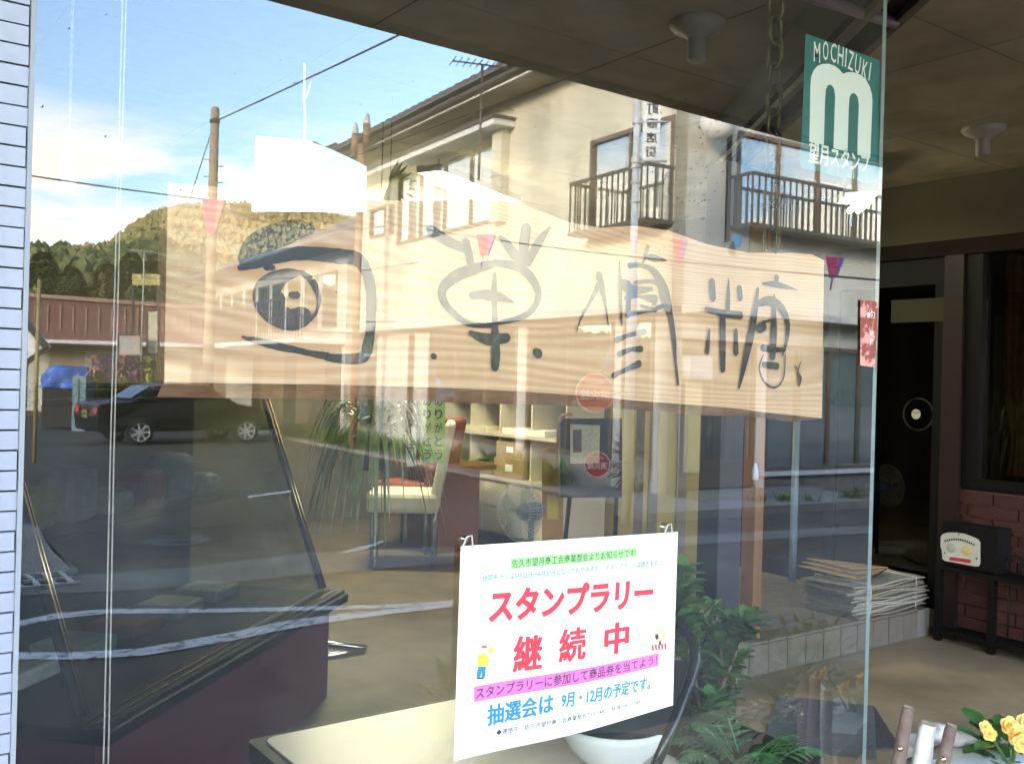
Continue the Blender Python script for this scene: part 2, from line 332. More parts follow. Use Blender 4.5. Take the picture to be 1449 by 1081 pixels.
# frames
b = MB(); b.box(WX - .03, WX + .12, -.5, 3.6, zh - .09, zh); b.build('head_beam', M['darkbrown'], wl)
yp0, yp1 = PX(1365, 500, WX).y, PX(1338, 500, WX).y
b = MB(); b.box(WX - .035, WX + .12, yp0, yp1, 0.03, zh - .092); b.build('door_post', mat('dark_maroon_frame', (.018, .005, .004), .5, var=.3), wl)
b = MB(); b.box(WX - .01, WX + .10, yp0 - .10, yp0 - .004, zb + .02, zh - .092); b.box(WX - .01, WX + .10, .4, yp0 - .102, zb + .02, zb + .07); b.build('window_frame', M['black'], wl)
dglass = glass_mat('dark_door_glass', .03, .22, (.45, .42, .38))
b = MB(); b.box(WX + .04, WX + .046, .4, yp0 - .102, zb + .072, zh - .094); b.build('window_pane', dglass, wl)
cur = MB()
def cf(u, v):
    y = yp0 - .16 - u * .55; z = zb + .1 + v * (zh - zb - .2); pin = 1 - .45 * math.exp(-((z - 1.18) / .22) ** 2)
    return Vector((WX + .13 + .022 * sin(u * 60) , yp0 - .16 - (u * pin * .42 + (1 - pin) * .12) , z))
cur.grid(cf, 70, 24); cur.build('curtain', mat('floral_curtain', (.55, .32, .18), .9, col2=(.30, .16, .09), scale=22), wl)
b = MB(); b.box(WX + .9, WX + 1, -.5, 7.9, 0, CZ); b.box(WX + .5, WX + .8, .6, 1.5, .03, 1.1); b.build('room_behind', M['dark'], wl)
# door leaves beyond the post
b = MB()
ye = 3.62
b.box(WX, WX + .05, yp1 + .004, ye, .18, .30); b.box(WX, WX + .05, yp1 + .004, ye, zh - .25, zh - .094)
for yy in (yp1 + .004, 2.75, ye - .08): b.box(WX + .001, WX + .049, yy, yy + .07, .302, zh - .252)
dr = b.build('door', M['black'], wl)
b = MB(); b.box(WX + .02, WX + .026, yp1 + .01, ye - .01, .3, zh - .25); b.build('door_pane', dglass, dr)
q = PX(1297, 586, WX)
b = MB(); b.lathe(q + Vector((.01, 0, 0)), [(.098, -.002), (.1, -.012), (.094, -.012), (.092, -.004)], 40, (-1, 0, 0)); b.build('sticker_ring', mat('pale_ring', (.12, .12, .11), .4), dr)
b = MB(); b.disc(q + Vector((-.006, 0, 0)), .03, 28, (-1, 0, 0)); b.build('sticker_centre', mat('cream_sticker', (.60, .55, .42), .5), dr)
b = MB(); put_text(b, '営業中', q + Vector((-.008, .022, .004)), (0, -1, 0), (0, 0, 1), .044, .012); b.build('sticker_text', M['ink'], dr)
q = PX(1300, 430, WX)
b = MB(); b.box(WX - .004, WX - .001, q.y - .32, q.y + .18, q.z - .11, q.z + .03); b.build('transom_strip', mat('ochre_strip', (.03, .024, .008), .6), dr)
# wall of the same side further in
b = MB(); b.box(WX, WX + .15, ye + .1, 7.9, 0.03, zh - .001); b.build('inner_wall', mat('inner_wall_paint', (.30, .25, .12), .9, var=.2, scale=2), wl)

# step in front of the door with tile facing
st0 = PZ(1228, 920, .03)
sx0, sy0, sz = 3.2, st0.y, .2
stp = thing('door_step', 'low grey tiled step in front of the dark brown door', 'step', (sx0, sy0, 0))
b = MB(); b.box(sx0, WX - .04, sy0 + .012, sy0 + 1.6, .031, sz - .012); b.build('step_core', M['concrete'], stp)
tm = mat('grey_step_tile', (.19, .155, .12), .6, var=.2, scale=9)
t = MB(); t.box(0, .142, 0, .012, 0, .148); tme = t.mesh('tile', tm)
for k in range(14): link('tile', tme, stp, (.004 + k * .148, random.uniform(-.001, .001), .036))
t = MB(); t.box(0, .142, 0, .142, 0, .012); tme = t.mesh('tile', tm)
for k in range(14):
    for j in range(8): link('tile', tme, stp, (.004 + k * .148, .004 + j * .148, sz - .012 + random.uniform(-.001, .001)))

# ceiling lamps
def cone_lamp(px, py, label):
    p = PZ(px, py, CZ)
    t = thing('ceiling_lamp', label, 'ceiling lamp', p, 'bare ceiling lamp holders')
    lm = mat('aged_white_plastic', (.42, .36, .30), .5, var=.15, scale=9)
    MB().lathe(p, [(.098, 0), (.1, -.012), (.085, -.03), (.05, -.045), (.036, -.06)], 28).build('ceiling_rose', lm, t)
    MB().lathe(p, [(.034, -.058), (.034, -.13), (.028, -.138), (.0, -.138)], 22).build('socket', lm, t)
cone_lamp(1392, 181, 'white cone lamp holder on the bare porch ceiling right of the window glass')
cone_lamp(988, 32, 'dim cone lamp holder on the ceiling behind the window, under the canopy shade')

# dark rail under the ceiling
a_, b_ = P(1060, 188, 4.3), P(1228, 6, 2.9)
rl = thing('ceiling_rail', 'dark diagonal shutter rail under the ceiling behind the green sticker', 'rail', a_)
d = (b_ - a_).normalized(); sd = Vector((d.y, -d.x, 0)); ln = (b_ - a_).length
z0 = 2.62
A0 = Vector((a_.x, a_.y, 2.62)) - d * .3; dd = Vector((d.x, d.y, 0)).normalized(); sd = Vector((dd.y, -dd.x, 0))
MB().obox(A0 + dd * 1.2, dd * 1.4, sd * .09, (0, 0, .085)).build('rail_body', M['darkbrown'], rl)
MB().obox(A0 + dd * 1.2 + Vector((0, 0, -.09)) + sd * .05, dd * 1.4, sd * .012, (0, 0, .02)).obox(A0 + dd * 1.2 + Vector((0, 0, -.09)) - sd * .05, dd * 1.4, sd * .012, (0, 0, .02)).build('rail_lip', M['brown'], rl)
p = P(1195, 12, 2.75)
MB().tube([p + Vector((-.18, .05, .02)), p + Vector((.16, -.06, -.02))], .018, 10).build('roller_tube', mat('mauve_plastic_tube', (.20, .13, .16), .4), rl)
# window pane: the big shop window, edge free at the porch
gx0, gx1 = .190, PY(1247, 300, 0).x
wd = thing('shop_window', 'large frameless shop window pane mirroring the street', 'window', ((gx0 + gx1) / 2, 0, .09))
gl = dusty_glass('shop_glass', .080, .225, (.96, .98, .97)); ge = mat('glass_edge', (.34, .42, .44), .3, var=.2, scale=20)
b = MB(); z0, z1 = .092, CZ - .102
b.add([(gx0, 0, z0), (gx1, 0, z0), (gx1, 0, z1), (gx0, 0, z1)], [(0, 1, 2, 3)], 0)
b.add([(gx0, .008, z0), (gx1, .008, z0), (gx1, .008, z1), (gx0, .008, z1)], [(3, 2, 1, 0)], 1)
b.add([(gx1, 0, z0), (gx1, .008, z0), (gx1, .008, z1), (gx1, 0, z1)], [(0, 1, 2, 3)], 2)
b.add([(gx0, 0, z0), (gx0, .008, z0), (gx0, .008, z1), (gx0, 0, z1)], [(3, 2, 1, 0)], 2)
b.build('pane', [gl, clear_mat('glass_inner_face'), ge], wd)
# structural post behind the window
p = PY(1031, 800, .55)
po = MB(); x0 = PY(1015, 800, .55).x; x1 = PY(1047, 800, .55).x; po.box(x0, x1, .55, .62, .03, 2.02)
pt = po.build('post', mat('blue_black_post', (.018, .02, .032), .4)); tag(pt, 'dark blue-black post behind the window, left of the jade plant pot', 'post')
po = MB(); p0 = PZ(1055, 775, .03); p = P(1066, 700, 4.9); po.obox((p.x, p.y, 1.15), (.032, 0, 0), (0, .04, 0), (0, 0, 1.12))
tag(po.build('post', mat('orange_brown_wood', (.30, .14, .05), .5, var=.3, scale=4, stretch=(1, 1, .15))), 'orange-brown wooden post behind the window right of the dark post', 'post')

# unseen row along the same side, added to shade road and lower house
nb = thing('street_shade_block', 'unseen cream block added beyond the tiled wall to shade the street', 'building', (-16, 4, 0))
b = MB(); b.box(-30, -3.2, .3, 9, 0, 6.3); b.build('wall', M['cream2'], nb)
b = MB(); b.box(-30.3, -3.05, -.1, 9.4, 6.31, 6.5); b.build('roof', M['roof'], nb)
# ------------------------------------------------------------------ wooden shop board behind the glass
YB = .10
bw = wood_mat('cedar_board', (.58, .335, .165), (.68, .43, .24), scale=34, dist=3.4, stretch=(.16, 1, 1), rough=.55)
bark = mat('bark_edge', (.16, .07, .012), .8, col2=(.33, .17, .09), scale=5, stretch=(1, 1, 5), bump=.5)
org = PY(700, 420, YB)
bd = thing('name_board', 'long live-edge wooden board with black brush calligraphy hanging behind the window', 'sign board', org)
top = [(238,258),(300,264),(380,272),(450,280),(510,284),(560,285),(600,284),(660,283),(705,283),(745,292),(775,303),(800,313),(850,322),(900,320),(945,326),(1000,346),(1060,358),(1120,358),(1150,361),(1166,369)]
bot = [(1163,592),(1120,587),(1079,583),(1050,579),(1000,574),(950,570),(900,567),(850,562),(750,555),(650,550),(600,548),(520,546),(450,544),(330,543),(232,540)]
def wob(q, a): return (q[0], q[1] + random.uniform(-a, a))
tp = [PY(*wob(q, .8), YB) for q in top]; bp = [PY(*wob(q, .6), YB) for q in bot]
fr = MB(); fr.prism(tp + bp, (0, .035, 0)); pnorm(fr.build('plank', bw, bd))
low = [(1163,592),(1120,596),(1079,591),(1050,589),(1000,588),(950,584),(900,580),(850,577),(750,573),(650,569),(600,568),(520,566),(450,565),(330,563),(222,562)]
lp = [PY(*wob(q, 1), YB + .02) for q in low]
eb = MB()
for i in range(len(bot) - 1): eb.add([bp[i] + Vector((0, .001, 0)), bp[i + 1] + Vector((0, .001, 0)), lp[i + 1], lp[i]], [(0, 1, 2, 3)])
for i in range(len(bot) - 1): eb.add([lp[i], lp[i + 1], lp[i + 1] + Vector((0, .016, 0)), lp[i] + Vector((0, .016, 0))], [(0, 1, 2, 3)])
eb.build('bark_edge', bark, bd)
z5 = lambda x, y: (200 + x / 2.898, 260 + y / 2.898)
z6 = lambda x, y: (700 + x / 2.898, 260 + y / 2.898)
ZB = ray(700, 420).y
lay = [0]
def brush(strokes, tf):
    for st in strokes:
        lay[0] += 1
        mb = MB(); yy = YB - .0012 - .00004 * lay[0]
        pts = [(Vector(PY(*tf(x, y), yy)), w / 2.898) for x, y, w in st]
        fine = []
        for i in range(len(pts) - 1):                                   # smooth the stroke
            p0, p1, p2, p3 = pts[max(i - 1, 0)], pts[i], pts[i + 1], pts[min(i + 2, len(pts) - 1)]
            for k in range(7):
                t = k / 7
                f = lambda a, b_, c, d: .5 * ((2 * b_) + (c - a) * t + (2 * a - 5 * b_ + 4 * c - d) * t * t + (3 * b_ - a - 3 * c + d) * t ** 3)
                q = Vector([f(p0[0][j], p1[0][j], p2[0][j], p3[0][j]) for j in range(3)]); q.y = yy
                fine.append((q, max(.8, f(p0[1], p1[1], p2[1], p3[1]))))
        fine.append(pts[-1]); L_, R_ = [], []
        for i, (p, wd_) in enumerate(fine):
            t = (fine[min(i + 1, len(fine) - 1)][0] - fine[max(i - 1, 0)][0]).normalized(); nrm = Vector((-t.z, 0, t.x))
            depth = (p - CAM).dot(AX); hw = wd_ * .5 * depth / FPX * (1.0 + .12 * abs(t.z)) + random.uniform(-.0004, .0004)
            L_.append(p + nrm * hw); R_.append(p - nrm * hw)
        def cap(p, t, r, sgn): 
            n_ = Vector((-t.z, 0, t.x)); return [p + (t * sgn * sin(a) + n_ * cos(a) * 1) * r for a in [pi * k / 6 for k in range(1, 6)]]
        t1 = (fine[-1][0] - fine[-2][0]).normalized(); t0 = (fine[1][0] - fine[0][0]).normalized()
        n = len(fine); mb.add(L_ + R_, [(i, i + 1, n + i + 1, n + i) for i in range(n - 1)])
        mb.poly([L_[-1]] + cap(fine[-1][0], t1, fine[-1][1] * .5 * (fine[-1][0] - CAM).dot(AX) / FPX, 1) + [R_[-1]])
        mb.poly([L_[0]] + cap(fine[0][0], t0, fine[0][1] * .5 * (fine[0][0] - CAM).dot(AX) / FPX, -1) + [R_[0]])
        mb.build('brush_stroke', M['ink'], bd)
brush([
 [(415,345,16),(430,300,62),(480,248,92),(560,212,96),(640,188,78),(690,185,50)],
 [(405,345,24),(470,325,44),(560,300,50),(660,285,56),(800,297,62),(880,308,58),(922,360,46),(942,450,42),(942,560,40),(932,650,42),(905,712,46),(800,716,38),(725,700,22)],
 [(515,340,34),(540,345,22)],
 [(415,628,9),(500,650,30),(600,672,24),(700,690,14),(768,693,5)],
 [(430,640,5),(540,672,12),(640,690,12),(740,712,14)],
 [(655,364,18),(585,378,58),(525,425,96),(508,478,92),(545,530,92),(610,558,88),(662,545,80)],
 [(560,470,60),(560,520,60)],
 [(655,364,20),(700,400,28),(728,470,20),(718,525,13),(692,558,18)],
 [(618,457,30),(638,457,30)],
 [(1190,192,44),(1250,232,44),(1330,268,36)], [(1330,240,36),(1345,300,34),(1352,345,28)],
 [(1440,330,30),(1360,352,46),(1290,380,46),(1236,430,38),(1242,485,32),(1290,540,26),(1350,575,24),(1449,583,18)],
 [(1355,458,30),(1400,455,40),(1449,458,44)], [(1350,612,22),(1400,632,40),(1449,640,48)],
 [(1196,706,22),(1203,710,22)]], z5)
brush([
 [(130,182,44),(122,240,48),(116,318,44)], [(228,178,8),(185,235,34),(135,325,34)], [(24,220,18),(60,262,42),(108,322,34)],
 [(0,325,30),(60,332,34),(120,355,38),(166,410,36),(180,465,28),(150,520,26),(95,552,22),(0,575,16)],
 [(-30,458,44),(20,465,36),(78,486,8)], [(-30,640,48),(20,636,46),(50,632,38)], [(0,370,16),(-2,450,28),(0,540,24),(2,620,34),(4,700,40),(2,752,36)],
 [(-60,580,16),(0,574,14),(60,560,18)],
 [(170,690,34),(180,698,40)],
 [(428,378,34),(440,430,28),(455,500,14),(467,585,3)], [(432,405,26),(400,470,16),(358,545,9),(337,605,4)],
 [(512,318,5),(515,420,18),(521,580,10)], [(630,258,18),(615,310,12),(602,335,6)], [(618,298,18),(655,306,30),(706,316,4)],
 [(552,336,24),(605,336,18),(655,362,30),(686,420,48),(700,470,52),(720,540,30),(735,640,24),(741,720,14),(752,822,12)],
 [(530,412,44),(565,436,42),(645,432,16)], [(540,470,22),(590,462,12),(655,474,40)], [(545,535,20),(640,518,12),(715,492,24)], [(548,410,26),(548,540,24)], [(600,500,12),(660,520,16)],
 [(575,405,14),(640,400,16),(672,412,20)],
 [(502,640,26),(550,622,18),(612,608,28)], [(512,698,26),(560,680,18),(600,678,28)], [(487,786,24),(540,762,20),(592,738,30)],
 [(891,402,30),(895,470,32)], [(1003,428,26),(1007,470,28)], [(960,392,5),(958,470,20),(955,540,24)], [(935,545,32),(935,660,32),(936,762,26)],
 [(870,515,22),(940,532,30),(1008,540,32)], [(880,600,12),(872,690,24)], [(990,600,16),(990,692,28)],
 [(1157,385,28),(1157,408,16)], [(1098,410,8),(1160,414,24),(1242,436,3)], [(1080,430,12),(1062,560,34),(1038,680,36),(1003,836,10)],
 [(1082,492,26),(1130,480,40),(1180,515,34),(1202,580,26),(1196,650,18),(1180,705,8)], [(1146,460,12),(1145,600,36),(1140,710,32)],
 [(1088,592,44),(1105,588,34)], [(1100,568,14),(1130,560,10)], [(1100,672,30),(1140,680,26),(1190,680,16)], [(1104,742,26),(1158,748,30)],
 [(1102,702,6),(1085,755,8),(1105,812,8),(1150,835,8),(1185,795,6),(1192,700,6)],
 [(1256,730,4),(1244,770,10),(1252,800,22),(1248,832,4)], [(1232,745,3),(1240,760,5)]], z6)
# chains
def chain(p0, p1, name, label, cat, lk=.045, r=.0035):
    t = thing(name, label, cat, p0); n = int((p1 - p0).length / (lk * .78)); mt = mat('dark_chain', (.06, .05, .018), .5, metal=.6)
    d = (p1 - p0) / n; mes = []
    for s in (0, 1):
        mb = MB(); w_ = lk * .30; pts = []
        for k in range(13):
            q = 2 * pi * k / 12; a = w_ * sin(q); b_ = (lk / 2 - w_) * (1 if cos(q) > 0 else -1) + w_ * cos(q)
            pts.append(Vector((a, 0, b_)) if s else Vector((0, a, b_)))
        mb.tube(pts, r, 6, cap=False); mes.append(mb.mesh('link', mt))
    for i in range(n): link('chain_link', mes[i % 2], t, d * (i + .5))
    return t
cb = PY(1092, 356, YB + .01); ct = PY(1098, -6, YB + .01); 
chain(cb, ct, 'chain', 'dark hanging chain at the right end of the wooden board', 'chain', .055, .004)
# hook
# ------------------------------------------------------------------ poster on the glass
YP = -.004
def pp(px, py, y=YP): return PY(px, py, y)
TL, TR, BL = pp(650, 772), pp(957, 752), pp(640, 1075)
BR = TR + (BL - TL)
ex = (TR - TL); pwid = ex.length; ex.normalize(); ey = (TL - BL); phei = ey.length; ey.normalize()
po = thing('poster', 'white paper poster with red and blue Japanese lettering on the window', 'poster', BL)
nrm_out = Vector((0, -1, 0))
def curl(q):
    u = (q - BL).dot(ex); v = (q - BL).dot(ey)
    s = (u / pwid - .62) * .9 + (.34 - v / phei) * .9                     # past this diagonal the sheet lifts
    out = 0.0
    if s > 0: out = .34 * s * s * .34
    out += .003 * sin(u * 22) * (1 - v / phei) 
    lift = Vector((-.62, -.62, .52)) * out
    return q + lift + Vector((0, -.0035, 0))
def psurf(u, v): return curl(BL + ex * (u * pwid) + ey * (v * phei))
g = MB(); g.grid(psurf, 60, 44); g.build('sheet', M['paper'], po)
red = mat('red_print', (.72, .045, .06), .7); blu = mat('blue_print', (.03, .22, .62), .7); lbl = mat('light_blue_print', (.03, .24, .48), .7); blk = mat('black_print', (.05, .045, .05), .7)
grn = mat('green_highlight', (.38, .72, .25), .7); mag = mat('magenta_highlight', (.78, .16, .46), .7); dgr = mat('dark_green_print', (.04, .12, .05), .7)
def ptext(body, a, b, hpx, m_, bold=0, name='printed_line', off=.0006, heavy=0):
    p0, p1 = pp(*a), pp(*b); ux = (p1 - p0); wd_ = ux.length; ux.normalize(); uy = Vector((-ux.z, 0, ux.x))
    h_ = hpx / FPX * ((p0 - CAM).dot(AX) + (p1 - CAM).dot(AX)) / 2
    mb = MB(); put_text(mb, body, p0, ux, uy, wd_, h_, bold, 0, lambda q: curl(q) + Vector((0, -off, 0)))
    for k in range(8 if heavy else 0):
        dx_, dz_ = heavy * h_ * cos(k * pi / 4), heavy * h_ * sin(k * pi / 4) * .5; put_text(mb, body, p0 + ux * dx_ + uy * dz_, ux, uy, wd_, h_, bold, 0, lambda q, k=k: curl(q) + Vector((0, -off - .00003 * (k + 1), 0)))
    return mb.build(name, m_, po)
def pband(a, b, c, d, m_):
    A, B, C_, D_ = pp(*a), pp(*b), pp(*c), pp(*d)
    mb = MB(); mb.grid(lambda u, v: curl((A * (1 - u) + B * u) * (1 - v) + (D_ * (1 - u) + C_ * u) * v) + Vector((0, -.0003, 0)), 30, 3); mb.build('highlight_band', m_, po)
pband((720.5, 789.5), (898.8, 773.8), (898.8, 787.3), (720.5, 804), grn)
ptext('佐久市望月商工会商業部会よりお知らせです!', (721.5, 803), (897.5, 786.5), 11.5, dgr, .008)
ptext('合同チラシは5月22日～6月30日となっておりますが、 スタンプラリーは続きます。', (679.5, 822.8), (930.3, 799.8), 9.2, lbl, .012)
ptext('スタンプラリー', (689, 880.5), (920, 857), 44, red, .03, heavy=.02)
ptext('継', (724, 950), (763, 944), 49, red, .004, heavy=.035); ptext('続', (788.5, 936.5), (825, 930.5), 46, red, .004, heavy=.035); ptext('中', (853, 926), (885.5, 920.5), 43, red, .004, heavy=.045)
pband((668.8, 970.3), (929.7, 925.5), (929.7, 945), (668.8, 992.4), mag)
ptext('スタンプラリーに参加して商品券を当てよう！', (670.5, 989), (927, 942.5), 15.5, blk, .012)
ptext('抽選会は', (687.4, 1026), (779.8, 1006), 28, blu, .004, heavy=.035); ptext('9月・12月の予定です。', (791.5, 1000), (917, 979.5), 21, blu, .004, heavy=.035)
ptext('◆連絡先　佐久市望月商工会商業部会℡53-5442　有線2063-2088', (700, 1040), (903.8, 1000), 8, blk, .008)
def blob(pts, m_, name, off=.0007):
    mb = MB(); mb.poly([curl(pp(630 + x / 3.17, 740 + y / 3.17)) + Vector((0, -off, 0)) for x, y in pts]); return mb.build(name, m_, po)
yel = mat('yellow_print', (.85, .70, .06), .7); skin = mat('peach_print', (.80, .52, .35), .7); org_ = mat('orange_print', (.80, .42, .12), .7)
def ell(cx, cy_, rx, ry, n=14): return [(cx + rx * cos(2 * pi * k / n), cy_ - ry * sin(2 * pi * k / n)) for k in range(n)]
blob([(140,590),(165,578),(190,600),(186,640),(150,652),(136,640)], yel, 'figure_coat'); blob([(140,640),(176,640),(172,690),(156,690),(158,660),(148,690),(133,690)], blu, 'figure_trousers')
blob(ell(168, 565, 12, 13), skin, 'figure_head'); blob(ell(168, 552, 15, 5), red, 'figure_cap', .0009); blob([(146,590),(136,545),(130,530),(142,525),(150,560),(158,588)], skin, 'figure_arm'); blob([(182,575),(205,545),(212,570),(192,582)], yel, 'figure_megaphone'); blob(ell(150, 693, 18, 4), blk, 'figure_shoes', .0009)
blob(ell(138, 522, 11, 9, 7), mat('pale_print', (.55, .58, .62), .7), 'figure_hand', .0009)
blob(ell(955, 502, 25, 30), org_, 'drum'); blob(ell(955, 500, 19, 23), skin, 'drum_skin', .0009); blob([(950,532),(960,532),(960,550),(950,550)], blk, 'drum_stand')
for k in range(5): x = 917 + k * 14; blob([(x, 549 - k), (x + 9, 548 - k), (x + 11, 575 - k), (x + 3, 576 - k)], red, 'stripe')
blob([(932,505),(945,495),(948,520),(935,525)], blk, 'drum_mark', .0011)
# suction hooks holding it
hm = mat('clear_plastic_hook', (.55, .55, .52), .25)
for (x, y, lb) in ((661, 763, 'small clear hook at the top left corner of the poster'), (944, 746, 'small clear hook at the top right corner of the poster')):
    q = PY(x, y, -.008); t = thing('suction_hook', lb, 'hook', q, 'clear hooks on the window')
    MB().lathe(q + Vector((0, .003, 0)), [(.008, .004), (.006, -.001), (.002, -.004)], 14, (0, 1, 0)).build('suction_cup', M['pane'], t)
    MB().tube([q + Vector((-.012, -.004, -.014)), q + Vector((-.004, -.005, .004)), q + Vector((.004, -.005, .006)), q + Vector((.006, -.006, -.012))], .0011, 6).build('hook_wire', hm, t)

# ------------------------------------------------------------------ green shop-stamp sticker
YS = .0095
sk = thing('sticker', 'teal sticker with white letter m at the upper right of the window', 'sticker', PY(1190, 250, YS))
teal = mat('teal_vinyl', (.0, .12, .10), .5); wv_ = mat('white_vinyl', (.72, .76, .66), .6)
mb = MB(); mb.poly([PY(x, y, YS) for x, y in [(1140,48),(1245,86),(1242,262),(1225,260),(1205,253),(1180,250),(1155,242),(1135,238),(1131,230),(1134,200)]]); mb.build('backing', teal, sk)
zs = lambda x, y, d=.0005: PY(1100 + x / 3.605, y / 3.605, YS - d)
mo = [(162,724),(166,600),(168,450),(172,395),(185,360),(205,338),(230,328),(262,327),(292,338),(315,355),(335,378),(360,370),(392,371),(422,382),(450,405),(470,440),(482,480),(485,520),(480,650),(474,806),(408,791),(411,650),(416,540),(411,500),(400,482),(388,476),(376,482),(368,500),(364,560),(358,776),(286,757),(291,600),(295,490),(290,455),(278,438),(266,433),(255,440),(247,462),(243,520),(237,741)]
mb = MB(); mb.poly([zs(x, y) for x, y in mo]); mb.build('letter_m', wv_, sk)
mb = MB()
arc = [(205,320,-8),(243,312,-3),(281,318,8),(315,325,12),(345,338,14),(372,357,22),(402,380,26),(432,400,28),(462,412,28)]
for ch, (x, y, a) in zip('MOCHIZUKI', [(186,314,4),(231,306,8),(270,314,12),(306,326,16),(344,342,18),(358,350,22),(392,368,26),(428,394,30),(464,410,30)]):
    wd_ = {'M': 32, 'I': 6}.get(ch, 29); p0 = zs(x, y); p1 = zs(x + wd_ * cos(R(a)), y + wd_ * (sin(R(a)) + .20)); ux = (p1 - p0); l_ = ux.length; ux.normalize()
    put_text(mb, ch, p0, ux, Vector((-ux.z * .6, 0, ux.x)).normalized(), l_, .036, .004)
mb.build('lettering', wv_, sk)
mb = MB(); p0 = zs(160, 832); p1 = zs(470, 892); ux = p1 - p0; l_ = ux.length; ux.normalize()
put_text(mb, '望月スタンプ', p0, ux, (0, 0, 1), l_, .040, .022); mb.build('lettering', wv_, sk)

# brown blossom strip at the glass edge
bs = thing('paper_strip', 'narrow brown paper strip with pink blossoms and white characters at the glass edge', 'sign strip', PY(1228, 520, -.003))
mb = MB(); mb.poly([PY(x, y, -.003) for x, y in [(1217.5, 424), (1243, 427), (1238, 520), (1217, 517)]]); mb.build('strip', mat('brown_blossom_paper', (.26, .05, .03), .6, col2=(.66, .30, .24), scale=26, lo=.46, hi=.50), bs)
mb = MB()
for ch, y, h_ in (('旬', 445, 11), ('菓', 446, 8), ('修', 471, 7), ('糖', 483, 8)):
    x = 1231 if ch != '菓' else 1226.5
    p0 = PY(x, y + h_ * .5, -.0038); l_ = (PY(x + h_ * .62, y, -.0038) - PY(x, y, -.0038)).length; put_text(mb, ch, p0, (1, 0, 0), (0, 0, 1), l_, h_ / FPX * 1.9, .01)
tag(mb.build('characters', mat('white_print', (.8, .78, .74), .6), bs), kind='stuff')

# ------------------------------------------------------------------ cords, paper, tags just behind the glass
rope = mat('beige_cord', (.42, .37, .31), .9, var=.3, scale=90)
def cord(name, pts, y, r, label, m_=rope, cat='cord', wig=0, group=None):
    mb = MB(); ps = []
    n = 60
    for k in range(n + 1):
        t = k / n * (len(pts) - 1); i = min(int(t), len(pts) - 2); f = t - i
        ps.append(PY(pts[i][0] * (1 - f) + pts[i + 1][0] * f + wig * sin(k * .5) * .6 + wig * sin(k * 1.3) * .3, pts[i][1] * (1 - f) + pts[i + 1][1] * f, y))
    mb.tube(ps, r, 6); o = mb.build(name, m_); return tag(o, label, cat, group)
cord('pull_cord', [(174, -20), (165, 300), (156, 650), (146, 1100)], .03, .0009, 'left strand of the long beige blind cord pair')
cord('pull_cord', [(179, -20), (170, 300), (161, 650), (153, 1100)], .03, .0009, 'right strand of the long beige blind cord pair')
cord('edge_cord', [(49, -20), (42, 150), (37, 300), (29, 520), (27, 700), (17, 900), (9, 1100)], .012, .0017, 'wavy pale cord running down beside the white tiled wall', wig=1.5)
def tassel(x, y0, y1, z, label, hh=28, group='light pull cords'):
    p0, p1 = P(x + 2, y0, z), P(x, y1, z); p0.x, p0.y = p1.x, p1.y
    t = thing('light_pull', label, 'pull cord', p1, group); MB().tube([p0, p1], .0028, 6).build('cord', rope, t)
    h_ = hh / FPX * z; MB().lathe(p1, [(.004, 0), (.011, -h_ * .35), (.013, -h_ * .6), (.013, -h_ * .97), (.0, -h_)], 14).build('weight', mat('grey_pull_weight', (.55, .60, .66), .4), t)
tassel(1012, 480, 655, 3.3, 'light pull with grey weight left of the orange-brown post', 24)
tassel(1069, 480, 655, 3.9, 'light pull with grey weight in front of the orange-brown post', 24)
tassel(97, -40, 203, 1.5, 'white pull cord with long white tag near the top left of the window', 66)
st = thing('hanging_paper', 'white paper sheet hung on a string in the upper left of the window', 'paper', PY(430, 100, .05))
mb = MB(); mb.prism([PY(x, y, .05) for x, y in [(362,193),(433,198),(470,212),(500,226),(519,236),(518,300),(356,300)]], (0, .001, 0)); mb.build('sheet', M['paper'], st)
mb = MB(); mb.tube([PY(431, 90, .048), PY(430, 140, .048), PY(432, 170, .048), PY(430, 200, .048)], .0016, 6); mb.tube([PY(431, 143, .048), PY(437, 128, .048), PY(440, 116, .048)], .001, 5); mb.build('string', M['white'], st)
# ------------------------------------------------------------------ showcase
A = Vector((.69, 1.62, 0)); B = Vector((1.98, 2.81, 0)); ud = (B - A).normalized(); nd = Vector((ud.y, -ud.x, 0))   # nd: towards the right front
SL = (B - A).length; zL, zT, setb = .51, 1.35, .30
sc = thing('showcase', 'maroon and black sweets showcase with slanted glass front behind the window', 'showcase', A)
F = (A, ud, nd)
mb = MB(); mb.fbox(F, .03, SL - .03, .03, zL - .06, -.75, -.05); mb.build('base_cabinet', M['maroon'], sc)
mb = MB(); mb.fbox(F, -.02, SL + .02, zL - .06, zL - .02, -.78, .02); pnorm(mb.build('ledge', M['black'], sc, bevel=.008))
for d in (.0, -.035, -.07):
    mb = MB(); mb.fbox(F, -.02, SL + .02, zL - .02, zL - .008, d - .022, d); mb.build('ledge_rail', M['black'], sc)
mb = MB(); mb.fbox(F, -.01, SL + .01, zL - .0078, zL - .004, -.030, -.026); mb.fbox(F, -.01, SL + .01, zL - .0078, zL - .004, -.064, -.061); mb.build('ledge_trim', M['gold'], sc)
def slant(t, f, d=0): return A + ud * t - nd * (.09 + setb * f - d) + Vector((0, 0, zL + (zT - zL) * f + d * .3))
for t in (.02, SL - .02):
    mb = MB(); mb.tube([slant(t, 0), slant(t, 1)], .016, 6, smooth=False); mb.build('front_post', M['black'], sc)
    mb = MB(); mb.tube([slant(t, 0, .016), slant(t, 1, .016)], .004, 5); mb.tube([slant(t + .02 * (1 if t < 1 else -1), 0, .012), slant(t + .02 * (1 if t < 1 else -1), 1, .012)], .003, 5); mb.build('post_trim', M['gold'], sc)
